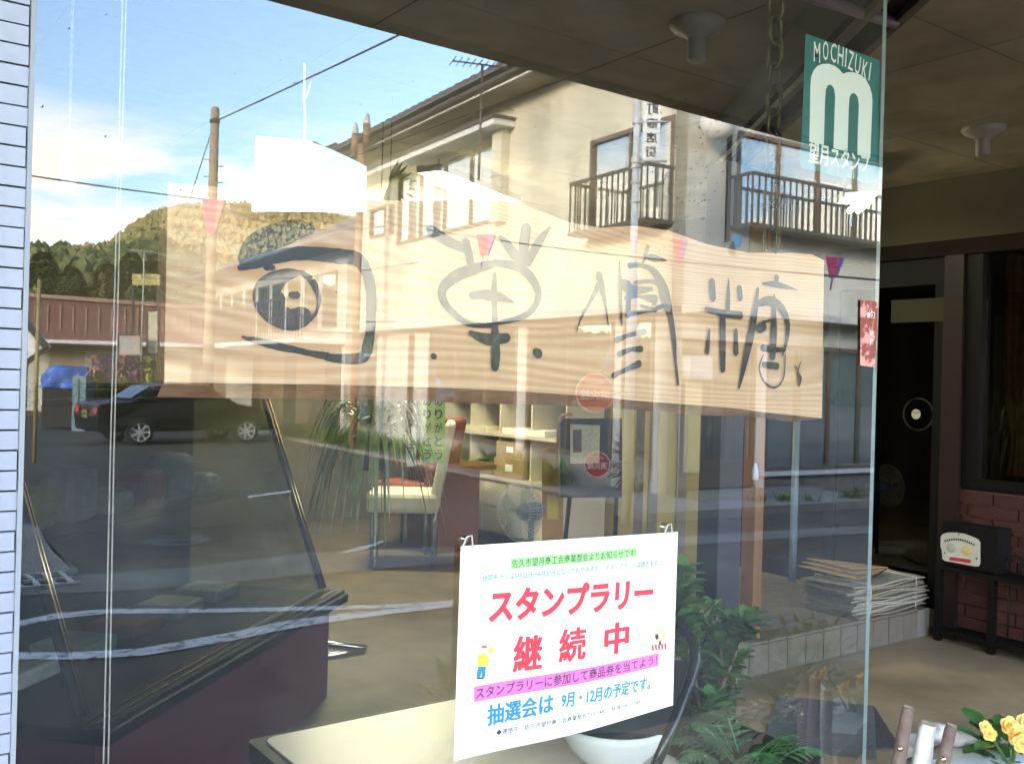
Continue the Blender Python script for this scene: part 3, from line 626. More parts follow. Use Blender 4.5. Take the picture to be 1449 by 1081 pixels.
mb = MB(); mb.add([slant(.03, 0), slant(SL - .03, 0), slant(SL - .03, 1), slant(.03, 1)], [(0, 1, 2, 3)]); mb.build('front_pane', glass_mat('showcase_glass', .05, .28, (.40, .48, .46), .12), sc)
mb = MB(); mb.fbox(F, -.02, SL + .02, zT, zT + .05, -.78, -.37); mb.build('top_slab', M['black'], sc)
for dz, d in ((.010, -.366), (.04, -.366)):
    mb = MB(); mb.fbox(F, -.02, SL + .02, zT + dz - .003, zT + dz + .003, d - .003, d + .003); mb.build('top_trim', M['gold'], sc)
mb = MB(); mb.fbox(F, -.01, SL + .01, zL - .02, zT, -.78, -.75); mb.fbox(F, -.01, .005, zL - .02, zT, -.75, -.38); mb.build('back_panel', mat('dark_green_panel', (.035, .05, .05), .3), sc)
mb = MB(); mb.fbox(F, .04, SL - .04, .92, .93, -.74, -.42); mb.build('glass_shelf', glass_mat('shelf_glass', .05, .2, (.8, .9, .85)), sc)
past = [((.45, .62, .50), 'green'), ((.70, .48, .22), 'orange'), ((.60, .55, .60), 'lilac'), ((.55, .50, .40), 'cream'), ((.60, .15, .13), 'red'), ((.50, .65, .62), 'mint'), ((.72, .70, .62), 'white')]
for k, (c_, nm) in enumerate(past):
    t0 = .12 + k * .22; h_ = .09 + .05 * ((k * 7) % 3)
    mb = MB(); mb.fbox(F, t0, t0 + .15, .0, h_, -.66, -.50); 
    for v in range(len(mb.v)): mb.v[v] = (mb.v[v][0], mb.v[v][1], mb.v[v][2] + .932)
    o = pnorm(mb.build('sweets_box', mat(nm + '_wrapping', tuple(x * .7 for x in c_), .6, var=.3, scale=20), None, bevel=.04)); tag(o, '%s wrapped sweets box on the upper shelf of the dark showcase' % nm, 'sweets box')
for k, (c_, nm) in enumerate(past[::-1][:5]):
    t0 = .2 + k * .3; mb = MB(); mb.fbox(F, t0, t0 + .2, 0, .05, -.62, -.42)
    for v in range(len(mb.v)): mb.v[v] = (mb.v[v][0], mb.v[v][1], mb.v[v][2] + zL - .018)
    o = pnorm(mb.build('sweets_tray', mat(nm + '_tray', tuple(x * .7 for x in c_), .6, var=.2, scale=20), None, bevel=.01)); tag(o, '%s sweets tray on the floor of the dark showcase' % nm, 'sweets tray')
# chrome chair runner sticking out behind the showcase
p = PZ(522, 918, .05); q = PZ(490, 923, .05); r2 = P(494, 893, p.z + 4.9)
cc = thing('chrome_chair', 'chrome cantilever chair with bent tube runner behind the showcase', 'chair', p)
e = (p - q).normalized(); s = Vector((-e.y, e.x, 0))
MB().tube([q - e * .25, p - e * .02, p + s * .03, p + s * .30 - e * .2, p + s * .42 - e * .38], .013, 10).build('runner', M['chrome'], cc)
# ------------------------------------------------------------------ table
tb = thing('table', 'cream topped table with black rounded rim just inside the window', 'table', (1.25, .5, .03))
def rrect(x0, x1, y0, y1, r, n=6):
    o = []
    for cx, cy_, a0 in ((x1 - r, y1 - r, 0), (x0 + r, y1 - r, 90), (x0 + r, y0 + r, 180), (x1 - r, y0 + r, 270)):
        for k in range(n + 1): a = R(a0 + 90 * k / n); o.append((cx + r * cos(a), cy_ + r * sin(a)))
    return o
mb = MB(); mb.prism([(x, y, .675) for x, y in rrect(.80, 1.46, .14, .82, .03)], (0, 0, .02)); mb.build('tabletop', M['cream_lam'], tb)
mb = MB(); mb.prism([(x, y, .655) for x, y in rrect(.772, 1.738, .122, .838, .018)], (0, 0, .036)); mb.build('rim', M['black'], tb)
mb = MB(); mb.prism([(x, y, .630) for x, y in rrect(.765, 1.495, .105, .855, .06)], (0, 0, .025)); mb.build('apron', mat('brown_rim', (.12, .06, .018), .4), tb)
for x in (.84, 1.42):
    for y in (.2, .76): MB().tube([(x, y, .03), (x, y, .635)], .016, 10).build('leg', M['black'], tb)
# planter bowl on it
def zpos(px, py, Z): return PZ(px, py, Z)
c0 = PZ(866, 1072, .70); c0.z = .697; 
bo = thing('planter_bowl', 'white oval bowl planter on the cream table behind the poster', 'planter', c0)
mb = MB()
prof = [(.0, .0), (.06, .0), (.085, .025), (.108, .062), (.114, .08), (.109, .08), (.100, .066), (.0, .062)]
mb.lathe(c0, prof, 36); mb.build('bowl', M['white'], bo)
MB().lathe(c0, [(.0, .070), (.05, .073), (.101, .068)], 24).build('soil', M['soil'], bo)
mb = MB(); mb.lathe(c0 + Vector((.01, 0, .07)), [(.035, 0), (.030, .03), (.033, .075), (.0, .08)], 14)
for k in range(26):
    a = random.uniform(0, 2 * pi); mb.leaf(c0 + Vector((.01, 0, .14)), (cos(a), sin(a), random.uniform(.2, 1.2)), (0, 0, 1), random.uniform(.03, .07), .025, .3, mi=1)
mb.build('succulent', [mat('grey_green_stem', (.16, .15, .09), .7, var=.3), M['leaf']], bo)
# black chair back at the right of the poster
ch = thing('folding_chair', 'black tubular chair with shiny frame between poster and jade plant', 'chair', (1.55, 1.0, .03))
pts = [P(920, 1100, 1.75), P(955, 1020, 1.80), P(978, 960, 1.85), P(985, 935, 1.87), P(980, 905, 1.89), P(962, 888, 1.92), P(925, 880, 1.98)]
MB().tube(pts, .010, 12).build('frame', mat('gloss_black', (.012, .012, .014), .15), ch)
pts2 = [p + Vector((-.36, .16, 0)) for p in pts]
mb = MB(); A0, A1 = P(978, 935, 1.90), P(940, 1040, 1.86)
mb.grid(lambda u, v: A0 * (1 - v) + A1 * v + Vector((-.20 * u, .10 * u + .03 * sin(pi * u), 0)), 10, 6); pnorm(mb.build('backrest', M['black'], ch))
for o_ in (0, -.2): MB().tube([P(930, 1090, 1.76) + Vector((o_, -o_ * .45, 0)), Vector((P(930, 1090, 1.76).x + o_ + .1, P(930, 1090, 1.76).y - o_ * .45 - .1, .03))], .010, 8).build('leg', M['black'], ch)
# ------------------------------------------------------------------ plants
def pot(c, r, h, m_, parent, name='pot'):
    MB().lathe(c, [(0, .0), (r * .72, 0), (r, h * .93), (r * 1.06, h * .93), (r * 1.06, h), (r * .93, h), (r * .9, h * .85), (0, h * .85)], 26).build(name, m_, parent)
terr = mat('dark_plastic_pot', (.06, .045, .04), .6, var=.2)
jc = P(1000, 1000, 2.15); jz = jc.z
jp = thing('jade_plant', 'bushy jade plant with round glossy leaves beside the dark post', 'plant', (jc.x, jc.y, .03))
pot(Vector((jc.x, jc.y, .03)), .16, .42, terr, jp)
stm = MB(); lv = MB()
for k in range(17):
    px, py = random.choice([(965, 850), (985, 880), (1000, 905), (1030, 900), (1035, 930), (1010, 960), (975, 930), (990, 985), (1000, 1010), (1020, 935), (968, 835), (1040, 880), (960, 900)])
    tip = P(px + random.uniform(-20, 20), py + random.uniform(-22, 22), 2.15 + random.uniform(-.12, .12)); base = Vector((jc.x, jc.y, .42))
    mid = (tip + base) / 2 + Vector((random.uniform(-.05, .05), random.uniform(-.05, .05), .03)); stm.tube([base, mid, tip], [.009, .005, .003], 6)
    for j in range(46):
        t = random.uniform(.45, 1.06) if j % 2 else random.uniform(.85, 1.06); p = mid * (1 - t) + tip * t if t > .5 else base * (1 - 2 * t) + mid * 2 * t
        a = random.uniform(0, 2 * pi); d = Vector((cos(a), sin(a), random.uniform(.1, 1.3))); lv.leaf(p, d, (0, 0, 1), random.uniform(.034, .055), random.uniform(.026, .036), .15, 4)
stm.build('stem', mat('brown_stem', (.13, .08, .05), .8), jp); lv.build('foliage', M['leaf'], jp)
fc = P(1060, 1060, 2.0)
fc.z -= .09; fp = thing('fern', 'feathery green fern at the foot of the dark post behind the glass', 'plant', (fc.x, fc.y, .03))
pot(Vector((fc.x, fc.y, fc.z - .2)), .13, .2, terr, fp, 'pot'); MB().box(fc.x - .12, fc.x + .12, fc.y - .12, fc.y + .12, .03, fc.z - .201).build('stool', M['redbrown'], fp)
fm = MB(); base = Vector((fc.x, fc.y, fc.z))
for k in range(34):
    a = 2 * pi * k / 34 + random.uniform(-.1, .1); el = random.uniform(.5, 1.5); L_ = random.uniform(.15, .23)
    pr = base
    d = Vector((cos(a), sin(a), 0)); pts = []
    for j in range(15):
        t = j / 14; pts.append(base + d * (L_ * sin(t * 1.1) * (1.3 - el * .45)) + Vector((0, 0, L_ * (el * t - .75 * t * t))))
    fm.tube(pts, [.0022] * 15, 4)
    for j in range(2, 15):
        t = (pts[j] - pts[j - 1]).normalized(); s = t.cross(Vector((0, 0, 1))).normalized()
        for sg in (-1, 1): fm.leaf(pts[j], s * sg + t * .5, (0, 0, 1), .052 * (1 - abs(j / 14 - .35)), .015, .3, 2)
fm.build('frond', mat('fern_green', (.10, .26, .09), .5, var=.5, scale=8), fp)
spc = P(530, 618, 4.8)
sp_ = thing('spider_plant', 'pale striped spider plant with long arching leaves above the showcase', 'plant', (spc.x, spc.y, .03))
for a_ in (0, 2.1, 4.2): MB().tube([Vector((spc.x + .1 * cos(a_), spc.y + .1 * sin(a_), spc.z - .01)), Vector((spc.x, spc.y, spc.z + .5)), Vector((spc.x, spc.y, CZ))], .002, 5).build('hanging_wire', M['wire'], sp_)
pot(Vector((spc.x, spc.y, spc.z - .16)), .10, .15, terr, sp_)
sm_ = MB()
for k in range(120):
    a = random.uniform(0, 2 * pi); L_ = random.uniform(.3, .62); rise = random.uniform(.02, .24); drop = random.uniform(.25, 1.1) * L_ * 1.5; w_ = random.uniform(.008, .015); d = Vector((cos(a), sin(a), 0)); s = Vector((-sin(a), cos(a), 0)); vs = []; n = 9
    for j in range(n + 1):
        t = j / n; p = spc + d * (L_ * (t ** .8) * .62) + Vector((0, 0, rise * 4 * t * (1 - t * .6) - drop * t ** 2.4)); ww = w_ * (1 - t ** 3) + .001; vs += [p - s * ww, p + s * ww]
    sm_.add(vs, [(2 * j, 2 * j + 1, 2 * j + 3, 2 * j + 2) for j in range(n)], 0, True)
sm_.build('foliage', M['leafp'], sp_)
# small spiky ornament plant up high
sc0 = P(552, 262, 4.4)
so_ = thing('palm_frond', 'small spiky pale green palm fan high behind the paper sheet', 'plant', sc0)
mb = MB()
for k in range(22):
    a = -1.9 + 3.4 * k / 21; d = RT * cos(a) + UP * sin(a) + AX * random.uniform(-.35, .35); mb.leaf(sc0, d, -AX, random.uniform(.08, .14), .018, .25, 4)
mb.build('foliage', mat('pale_palm', (.75, .80, .30), .5, var=.5, scale=8), so_)
MB().tube([sc0, Vector((sc0.x, sc0.y, CZ))], .0015, 6).build('wire', M['wire'], so_)
# ------------------------------------------------------------------ chairs, fan, shelves
dkleg = mat('grey_metal_leg', (.16, .16, .15), .4, metal=.6)
def four_chair(loc, rz, cov, name, label):
    t = thing(name, label, 'chair', (0, 0, 0))
    mb = MB(); mb.obox((0, 0, .42), (.21, 0, 0), (0, .23, 0), (0, 0, .065)); mb.build('seat', cov, t, bevel=.03)
    mb = MB(); mb.obox((0, .245, .68), (.20, 0, 0), (0, .032, -.008), (0, .045, .26)); mb.build('backrest', cov, t, bevel=.028)
    for x in (-.18, .18):
        for y in (-.19, .2): MB().tube([(x, y, 0), (x, y, .39)], .013, 8).build('leg', dkleg, t)
        MB().tube([(x, .22, .44), (x + .01, .21, .33), (x + .03, .2, .30)], [.006, .008, .003], 5).build('tie_ribbon', cov, t)
    t.location = loc; t.rotation_euler.z = rz; t.scale = (1.18,) * 3; return t
cp = PZ(570, 798, .03)
four_chair((cp.x, cp.y, .03), R(-124), M['cloth'], 'dining_chair', 'chair with cream slipcover and metal legs behind the spider plant')
cp2 = PZ(583, 776, .03)
four_chair((cp2.x, cp2.y, .03), R(-150), M['redcloth'], 'dining_chair', 'chair draped in rust red fabric behind the cream one')
tp_ = PZ(630, 790, .03) + Vector((.25, .45, 0))
t = thing('side_table', 'reddish brown table behind the cream chair', 'table', (tp_.x, tp_.y, .03)); rb = mat('reddish_table', (.17, .045, .012), .5, var=.2)
MB().obox((tp_.x, tp_.y, .73), (.3, 0, 0), (0, .35, 0), (0, 0, .02)).build('tabletop', rb, t); MB().obox((tp_.x, tp_.y, .37), (.2, 0, 0), (0, .25, 0), (0, 0, .34)).build('pedestal', rb, t)
# fan
fz = 5.9; fp_ = P(741, 725, fz); fb = Vector((fp_.x + .05, fp_.y - .02, .03))
fn = thing('electric_fan', 'blue pedestal fan with round wire cage above the poster', 'fan', fb)
fa = (-RT * .62 - AX * .76 + Vector((0, 0, .05))).normalized(); fax = fa
blue = mat('blue_grey_plastic', (.12, .16, .24), .4); wirem = mat('pale_wire', (.40, .44, .44), .4)
fcn = P(738, 724, fz) + fa * .02; a_v = fa.orthogonal().normalized(); b_v = fa.cross(a_v)
mb = MB()
for k in range(48):
    q = 2 * pi * k / 48; d = a_v * cos(q) + b_v * sin(q); mb.tube([fcn + fa * .07 + d * .03, fcn + fa * .055 + d * .12, fcn + d * .175, fcn - fa * .03 + d * .12, fcn - fa * .045 + d * .05], .0016, 4, cap=False)
for rr, o_ in ((.175, 0), (.12, .055), (.12, -.03)): mb.tube([fcn + fa * o_ + (a_v * cos(2 * pi * k / 36) + b_v * sin(2 * pi * k / 36)) * rr for k in range(37)], .003 if rr > .15 else .0015, 5, cap=False)
mb.build('cage', wirem, fn)
for k in range(4):
    q = 2 * pi * k / 4; d = a_v * cos(q) + b_v * sin(q); e = a_v * cos(q + .9) + b_v * sin(q + .9)
    mb = MB(); mb.add([fcn + d * .02, fcn + d * .15 + fa * .01, fcn + (d + e).normalized() * .16 - fa * .01, fcn + e * .14 - fa * .02, fcn + e * .03 - fa * .01], [(0, 1, 2, 3, 4)]); mb.build('blade', glass_mat('blade_plastic', .15, .4, (.75, .85, .88)), fn)
MB().lathe(fcn - fa * .03, [(.0, -.19), (.035, -.185), (.055, -.15), (.06, -.06), (.05, 0), (0, .005)], 20, fa).build('motor', blue, fn)
MB().tube([fcn - fa * .12 + Vector((0, 0, -.02)), fcn - fa * .12 + Vector((0, 0, -.16)), Vector((fcn.x - fa.x * .12, fcn.y - fa.y * .12, .05))], [.022, .018, .014], 10).build('stem', blue, fn)
MB().lathe((fcn.x - fa.x * .12, fcn.y - fa.y * .12, .03), [(0, 0), (.17, 0), (.16, .02), (.03, .04), (0, .04)], 24).build('base', blue, fn)
# wall cabinet with shelves along the side wall
q0, q1 = PX(800, 650, 5.0), PX(627, 650, 5.0)
ya, yb2 = q0.y, q1.y; XF = 4.98
cab = thing('shelf_cabinet', 'long cream cabinet with shelves and drawers below the wooden board', 'cabinet', (XF, ya, .03)); cl = M['cream_lam']; din = mat('olive_shelf_back', (.24, .23, .12), .7, var=.3, scale=4)
zl, zm, zt = .62, 1.0, 1.38
mb = MB(); mb.box(XF, WX - .01, ya, yb2, .12, zl - .03); mb.build('drawer_body', cl, cab)
for k in range(5):
    y0 = ya + k * (yb2 - ya) / 5
    for j in range(2): mb = MB(); mb.box(XF - .018, XF - .002, y0 + .01, y0 + (yb2 - ya) / 5 - .01, .14 + j * .22, .34 + j * .22); mb.build('drawer', cl, cab)
mb = MB(); mb.box(XF + .03, WX - .01, ya, yb2, .03, .118); mb.build('plinth', M['dark'], cab)
for z in (zl, zm, zt): mb = MB(); mb.box(XF - .03, WX - .01, ya, yb2, z - .028, z); mb.build('shelf', cl, cab)
mb = MB(); mb.box(WX - .05, WX - .012, ya, yb2, zl + .001, zt - .03); mb.build('back_panel', din, cab)
for k in range(5): y0 = ya + (yb2 - ya) * k / 4; mb = MB(); mb.box(XF + .02, WX - .055, y0 - .01, y0 + .01, zl + .001, zm - .029); mb.box(XF + .02, WX - .055, y0 - .01, y0 + .01, zm + .001, zt - .029); mb.build('divider', cl, cab)
card = mat('cardboard', (.36, .24, .12), .85, var=.2, scale=8)
def cbox(y, w_, h_, x, d_, z, label, m_=card, name='cardboard_box', cat='box', tape=True):
    t = thing(name, label, cat, (x, y, z)); MB().box(x, x + d_, y, y + w_, z, z + h_).build('box', m_, t)
    if tape: MB().box(x - .002, x + .001, y + w_ * .35, y + w_ * .6, z + h_ * .35, z + h_ * .7).build('paper_label', M['paper'], t)
yy = PX(744, 680, XF).y
cbox(yy + .02, .42, .17, XF - .02, .35, zl + .001, 'wide lower cardboard box on the cream shelf behind the fan')
cbox(yy + .06, .38, .14, XF, .32, zl + .173, 'upper cardboard box stacked on the wide one behind the fan')
cbox(yy + .50, .35, .10, XF, .3, zl + .001, 'flat brown tray box on the cream shelf left of the stacked boxes', mat('brown_tray', (.20, .15, .08), .7))
cbox(yy + .90, .35, .06, XF, .3, zl + .001, 'thin pale tray at the left end of the cream shelf', cl, tape=False)
cbox(ya + .25, .6, .05, XF, .3, zm + .001, 'white flat box on the middle shelf of the cabinet', M['white'], tape=False)
cbox(ya + 1.1, .45, .04, XF, .3, zm + .001, 'pale papers piled on the middle shelf of the cabinet', M['cloth'], tape=False)
for k, (y0, w_) in enumerate([(ya + .1, .3), (ya + .55, .35), (ya + 1.3, .4)]): cbox(y0, w_, .07, XF + .02, .25, zt + .001, ['left clear tray on top of the cream cabinet', 'silver trays on top of the cream cabinet', 'rust coloured box on top of the cream cabinet'][k], [M['steel'], M['white'], M['redcloth']][k], 'tray', 'tray', False)
mb = MB()
for k in range(60):
    a = random.uniform(0, 6.28); p = Vector((XF + .1, yy + .58 + random.uniform(-.1, .25), zl + .10)); mb.leaf(p, (cos(a), sin(a), random.uniform(.2, 1)), (0, 0, 1), .08, .02, .6)
tag(mb.build('seedling_greens', M['leaf']), 'small green seedlings in the brown tray on the cream shelf', 'plant')
# green hanging scroll and white strip
for (xa, xb, ya_, yb_, z, m_, lb, tx) in ((594, 630, 560, 655, 6.6, mat('lime_paper', (.42, .60, .22), .7, var=.1), 'lime green paper strip with vertical black writing', 'ありがとう'), (574, 589, 556, 660, 6.4, M['paper'], 'narrow white paper strip with vertical writing', 'お菓子')):
    p0, p1, p2, p3 = P(xa, ya_, z), P(xb, ya_, z), P(xb, yb_, z), P(xa, yb_, z)
    t = thing('paper_banner', lb, 'banner', p3); MB().prism([p0, p1, p2, p3], AX * .004).build('sheet', m_, t)
    mb = MB(); n_ = len(tx)
    for c2 in range(2 if xb - xa > 20 else 1):
        for k, ch_ in enumerate(tx):
            s_ = (xb - xa) / FPX * z * (.30 if xb - xa > 20 else .6); put_text(mb, ch_, P(xb - 15 - c2 * 16 if xb - xa > 20 else xa + 3, ya_ + 14 + k * (yb_ - ya_) / n_, z - .004), RT, (0, 0, 1), s_, s_ * 1.3, .01)
    mb.build('writing', M['ink'], t)
MB_ = MB()
# easel with newspaper clipping, tall orange board
z = 6.0; p3 = P(794, 702, z); t = thing('notice_easel', 'black notice board with a newspaper clipping on it behind the glass', 'notice board', Vector((p3.x, p3.y, .03)))
MB().prism([P(793, 592, z), P(880, 592, z), P(880, 704, z), P(793, 704, z)], AX * .02).build('panel', M['black'], t)
MB().prism([P(807, 600, z - .012), P(849, 602, z - .012), P(848, 655, z - .012), P(807, 656, z - .012)], AX * .002).build('clipping', mat('newsprint', (.50, .48, .34), .8, var=.25, scale=60), t)
MB().prism([P(811, 608, z - .016), P(823, 608, z - .016), P(823, 640, z - .016), P(811, 640, z - .016)], AX * .002).build('photo', mat('dark_photo', (.10, .05, .05), .6, var=.5, scale=30), t)
MB().tube([P(790, 704, z), P(790, 600, z), P(796, 588, z), P(810, 586, z)], .012, 8).build('frame', M['polebrown'], t)
MB().tube([P(806, 704, z), Vector((p3.x, p3.y, .03))], .014, 6).tube([P(872, 704, z), Vector((P(872, 704, z).x, P(872, 704, z).y, .03))], .014, 6).build('leg', M['black'], t)
z = 6.3; pts = [P(767, 790, z), P(767, 650, z)] + [P(782 - 15 * cos(pi * k / 8), 645 - 14 * sin(pi * k / 8), z) for k in range(9)] + [P(797, 650, z), P(797, 790, z)]
t = thing('standing_board', 'tall orange board with rounded top standing behind the fan', 'board', P(780, 790, z)); MB().prism(pts, AX * .03).build('board', mat('orange_board', (.45, .22, .03), .5, var=.2, scale=3), t)
lo_ = Vector((P(780, 790, z).x, P(780, 790, z).y, .03)); MB().prism([P(774, 700, z - .01), P(790, 700, z - .01), P(790, 735, z - .01), P(774, 735, z - .01)], AX * .004).build('panel_print', mat('yellow_print_b', (.55, .40, .05), .5), t)
MB().obox(lo_, RT * .12, AX * .12, (0, 0, .0)).tube([lo_, P(782, 780, z)], .02, 6).build('foot', M['black'], t)
# blue stand with round foot
q = PZ(1120, 858, .03); t = thing('round_stand', 'blue-grey stand with flat round foot on the porch floor', 'stand', q)
bgm = mat('blue_grey_metal', (.16, .22, .28), .4)
MB().lathe(q, [(0, 0), (.19, 0), (.18, .02), (.02, .03), (0, .03)], 28).build('foot', bgm, t); MB().tube([q, q + Vector((0, 0, 1.45))], .024, 10).build('pole', bgm, t)
MB().obox(q + Vector((0, 0, 1.5)), RT * .16, AX * .015, (0, 0, .2)).build('sign_plate', mat('grey_sign', (.35, .37, .38), .5), t)
# partition frames right of the interior
for k, (x, z) in enumerate(((905, 5.2), (925, 4.9), (965, 4.6), (1000, 4.0))):
    p = P(x, 640, z); o = MB().obox((p.x, p.y, 1.05), RT * .022, AX * .02, (0, 0, 1.0)).build('partition_frame', M['brown'])
    tag(o, ['grey-brown upright frame nearest to the notice board', 'upright frame second from the notice board', 'upright frame left of the light pull', 'brown upright frame just left of the dark blue post'][k], 'frame', 'upright partition frames')
# ------------------------------------------------------------------ fluorescent lamps
def tube_lamp(c, d, label, ln=1.2, e=4.5):
    t = thing('fluorescent_lamp', label, 'lamp', c, 'fluorescent ceiling lamps'); d = Vector(d).normalized(); s = Vector((-d.y, d.x, 0))
    MB().obox(c + Vector((0, 0, .06)), d * ln / 2, s * .085, (0, 0, .02)).build('housing', M['white'], t)
    em = mat('lit_tube', (.9, .9, .8), .5, emit=(1, .96, .66), es=e)
    for o_ in (-.035, .012): MB().tube([c + s * o_ - d * ln * .48, c + s * o_ + d * ln * .48], .016, 10).build('tube', em, t)
    MB().tube([c + Vector((0, 0, .08)) + d * .4, Vector((c.x, c.y, CZ)) + d * .4], .006, 5).tube([c + Vector((0, 0, .08)) - d * .4, Vector((c.x, c.y, CZ)) - d * .4], .006, 5).build('hanger', M['white'], t)
l0 = P(668, 276, 6.0); tube_lamp(l0, (.9, .45, 0), 'lit fluorescent lamp above the cream cabinet behind the window', 1.0, 1.3)
l1 = P(1214, 291, 5.4); tube_lamp(l1, (.70, .72, 0), 'lit fluorescent lamp at the far right behind the glass edge', .34, .9)
lq = P(560, 318, 7.4); tube_lamp(Vector((lq.x, lq.y, 2.52)), RT, 'added rear fluorescent lamp, unseen behind the wooden board, to brighten the shop', 1.2, 11)  # added lamp, kept out of sight, carries most of the interior light
# ------------------------------------------------------------------ across the street (seen in the window)
Cv = Vector((8.95, 7.70, 0)); uv_ = Vector((.078, .997, 0)).normalized(); vv = Vector((uv_.y, -uv_.x, 0))
C = MV(Cv); u_ = MV(uv_); v_ = MV(vv)
FLf = (C, u_, -v_); FRf = (C, v_, -u_)
def tL(px, py): p = hit(px, py, vv, vv.dot(Cv)); return (p - Cv).dot(uv_), p.z
def tR(px, py): p = hit(px, py, uv_, uv_.dot(Cv)); return (p - Cv).dot(vv), p.z
Lh, Rw = tL(507, 300)[0], 14.0
zE = tL(760, 128)[1]; zBand = tL(948, 431)[1]
hs = thing('corner_house', 'two-storey cream stucco corner house with grey tiled roof and iron balconies across the street', 'house', C)
def wallpanel(F, t0, t1, z0, z1, holes, m_, name='wall', th=.2):      # wall split round rectangular openings
    mb = MB(); ts = sorted({t0, t1, *[h[0] for h in holes], *[h[1] for h in holes]})
    for a, b_ in zip(ts, ts[1:]):
        zz = [z0]; 
        for h in sorted(holes, key=lambda h: h[2]):
            if h[0] < b_ - 1e-6 and h[1] > a + 1e-6: mb.fbox(F, a, b_, zz[-1], h[2], -th, 0); zz.append(h[3])
        mb.fbox(F, a, b_, zz[-1], z1, -th, 0)
    return mb.build(name, m_, hs)
# openings  (t0,t1,z0,z1)
def opL(x0, x1, yt, yb, xr): 
    a, b_ = tL(x0, 300)[0], tL(x1, 300)[0]; return (min(a, b_), max(a, b_), tL(xr, yb)[1], tL(xr, yt)[1])
WA = opL(563, 705, 195, 313, 705); WB = opL(834, 952, 163, 322, 952); WS1 = opL(524, 546, 290, 333, 546); WS2 = opL(551, 558, 288, 331, 558)
r0, r1 = tR(1042, 250)[0], tR(1262, 250)[0]; WC = (r0, r1, tR(1042, 322)[1], tR(1042, 184)[1])
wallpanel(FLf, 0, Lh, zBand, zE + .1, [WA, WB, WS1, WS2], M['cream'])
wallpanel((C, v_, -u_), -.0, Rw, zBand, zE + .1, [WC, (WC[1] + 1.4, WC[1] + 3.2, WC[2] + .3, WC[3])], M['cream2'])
def window(F, op, nmul, parent=hs, sill=True, depth=.025, cur=(.0, 1), fw=.06, mt=M['brown']):
    a, b_, z0, z1 = op
    f = MB(); f.fbox(F, a, b_, z0, z0 + fw, -depth - .03, .02); f.fbox(F, a, b_, z1 - fw, z1, -depth - .03, .02); f.fbox(F, a, a + fw, z0 + fw, z1 - fw, -depth - .03, .019); f.fbox(F, b_ - fw, b_, z0 + fw, z1 - fw, -depth - .03, .019)
    fr = f.build('window', mt, parent)
    for k in range(1, nmul): x = a + (b_ - a) * k / nmul; MB().fbox(F, x - .018, x + .018, z0 + fw, z1 - fw, -depth - .02, .01).build('mullion', mt, fr)
    for k in range(nmul): x0 = a + fw * (k == 0) + (b_ - a) * k / nmul; x1 = a + (b_ - a) * (k + 1) / nmul - fw * (k == nmul - 1); MB().fbox(F, x0 + .026, x1 - .026, z0 + fw, z1 - fw, -depth - .006, -depth).build('pane', M['pane'], fr)
    for k in range(nmul if cur[1] > .1 else 0):
        x0 = a + .03 + (b_ - a) * (k + (.18 if k % 3 == 1 else 0)) / nmul; x1 = a + (b_ - a) * (k + .97 * cur[1]) / nmul; g = MB(); o, uu, nn = F
        g.grid(lambda p, q: o + uu * (x0 + (x1 - x0) * p) + nn * (-.075 + .014 * sin(p * 40)) + Vector((0, 0, z0 + .05 + (z1 - z0 - .1) * q)), 24, 1); g.build('curtain', M['curtain'], fr)
    MB().fbox(F, a - .1, b_ + .1, z0 - .1, z1 + .1, -.9, -.88).build('room_back', M['dark'], fr)
    return fr
window(FLf, WA, 4); window(FLf, WS1, 1); window(FLf, WS2, 1); window(FLf, WB, 2); window(FRf, WC, 4); window(FRf, (WC[1] + 1.4, WC[1] + 3.2, WC[2] + .3, WC[3]), 2)
# hood over window A, bay side
a, b_ = WA[0] - .45, Lh - .1
MB().fbox(FLf, a, b_, WA[3] + .06, WA[3] + .16, .002, .40).build('window_hood', M['white'], hs)
MB().fbox(FLf, a - .03, b_, WA[3] + .161, WA[3] + .21, .002, .44).build('hood_cap', M['rail'], hs)
MB().fbox(FLf, WA[0] - .3, WA[0] - .004, WA[2] - .05, WA[3] + .058, .002, .16).build('bay_side', M['cream'], hs)
# balconies
def balcony(F, t0, t1, z0, z1, out, gap):
    r = MB(); r.fbox(F, t0, t1, z1 - .04, z1, out - .04, out); r.fbox(F, t0, t0 + .04, z1 - .04, z1, .0, out - .04); r.fbox(F, t1 - .04, t1, z1 - .04, z1, .0, out - .04)
    r.fbox(F, t0, t1, z0, z0 + .05, .0, out); bal = r.build('balcony', M['rail'], hs)
    b = MB(); b.obox((0, 0, 0), F[1] * .009, F[2] * .009, (0, 0, (z1 - z0) / 2 - .044)); 
    c2 = F[2] * out; me = b.mesh('baluster', M['rail']); n = int((t1 - t0) / gap); org_ = ORG[hs.name]
    for k in range(n + 1):
        p = F[0] + F[1] * (t0 + .02 + (t1 - t0 - .04) * k / n) + F[2] * (out - .02) + Vector((0, 0, (z0 + z1) / 2)) - org_; link('baluster', me, bal, p)
    for t in (t0 + .02, t1 - .02):
        for d in np.arange(.06, out - .05, gap): link('baluster', me, bal, F[0] + F[1] * t + F[2] * d + Vector((0, 0, (z0 + z1) / 2)) - org_)
balcony(FLf, tL(955, 250)[0], tL(842, 250)[0], tL(955, 318)[1], tL(955, 236)[1], .45, .12)
balcony(FRf, r0 - .1, r1 + .6, tR(1040, 326)[1], tR(1040, 250)[1], .40, .115)
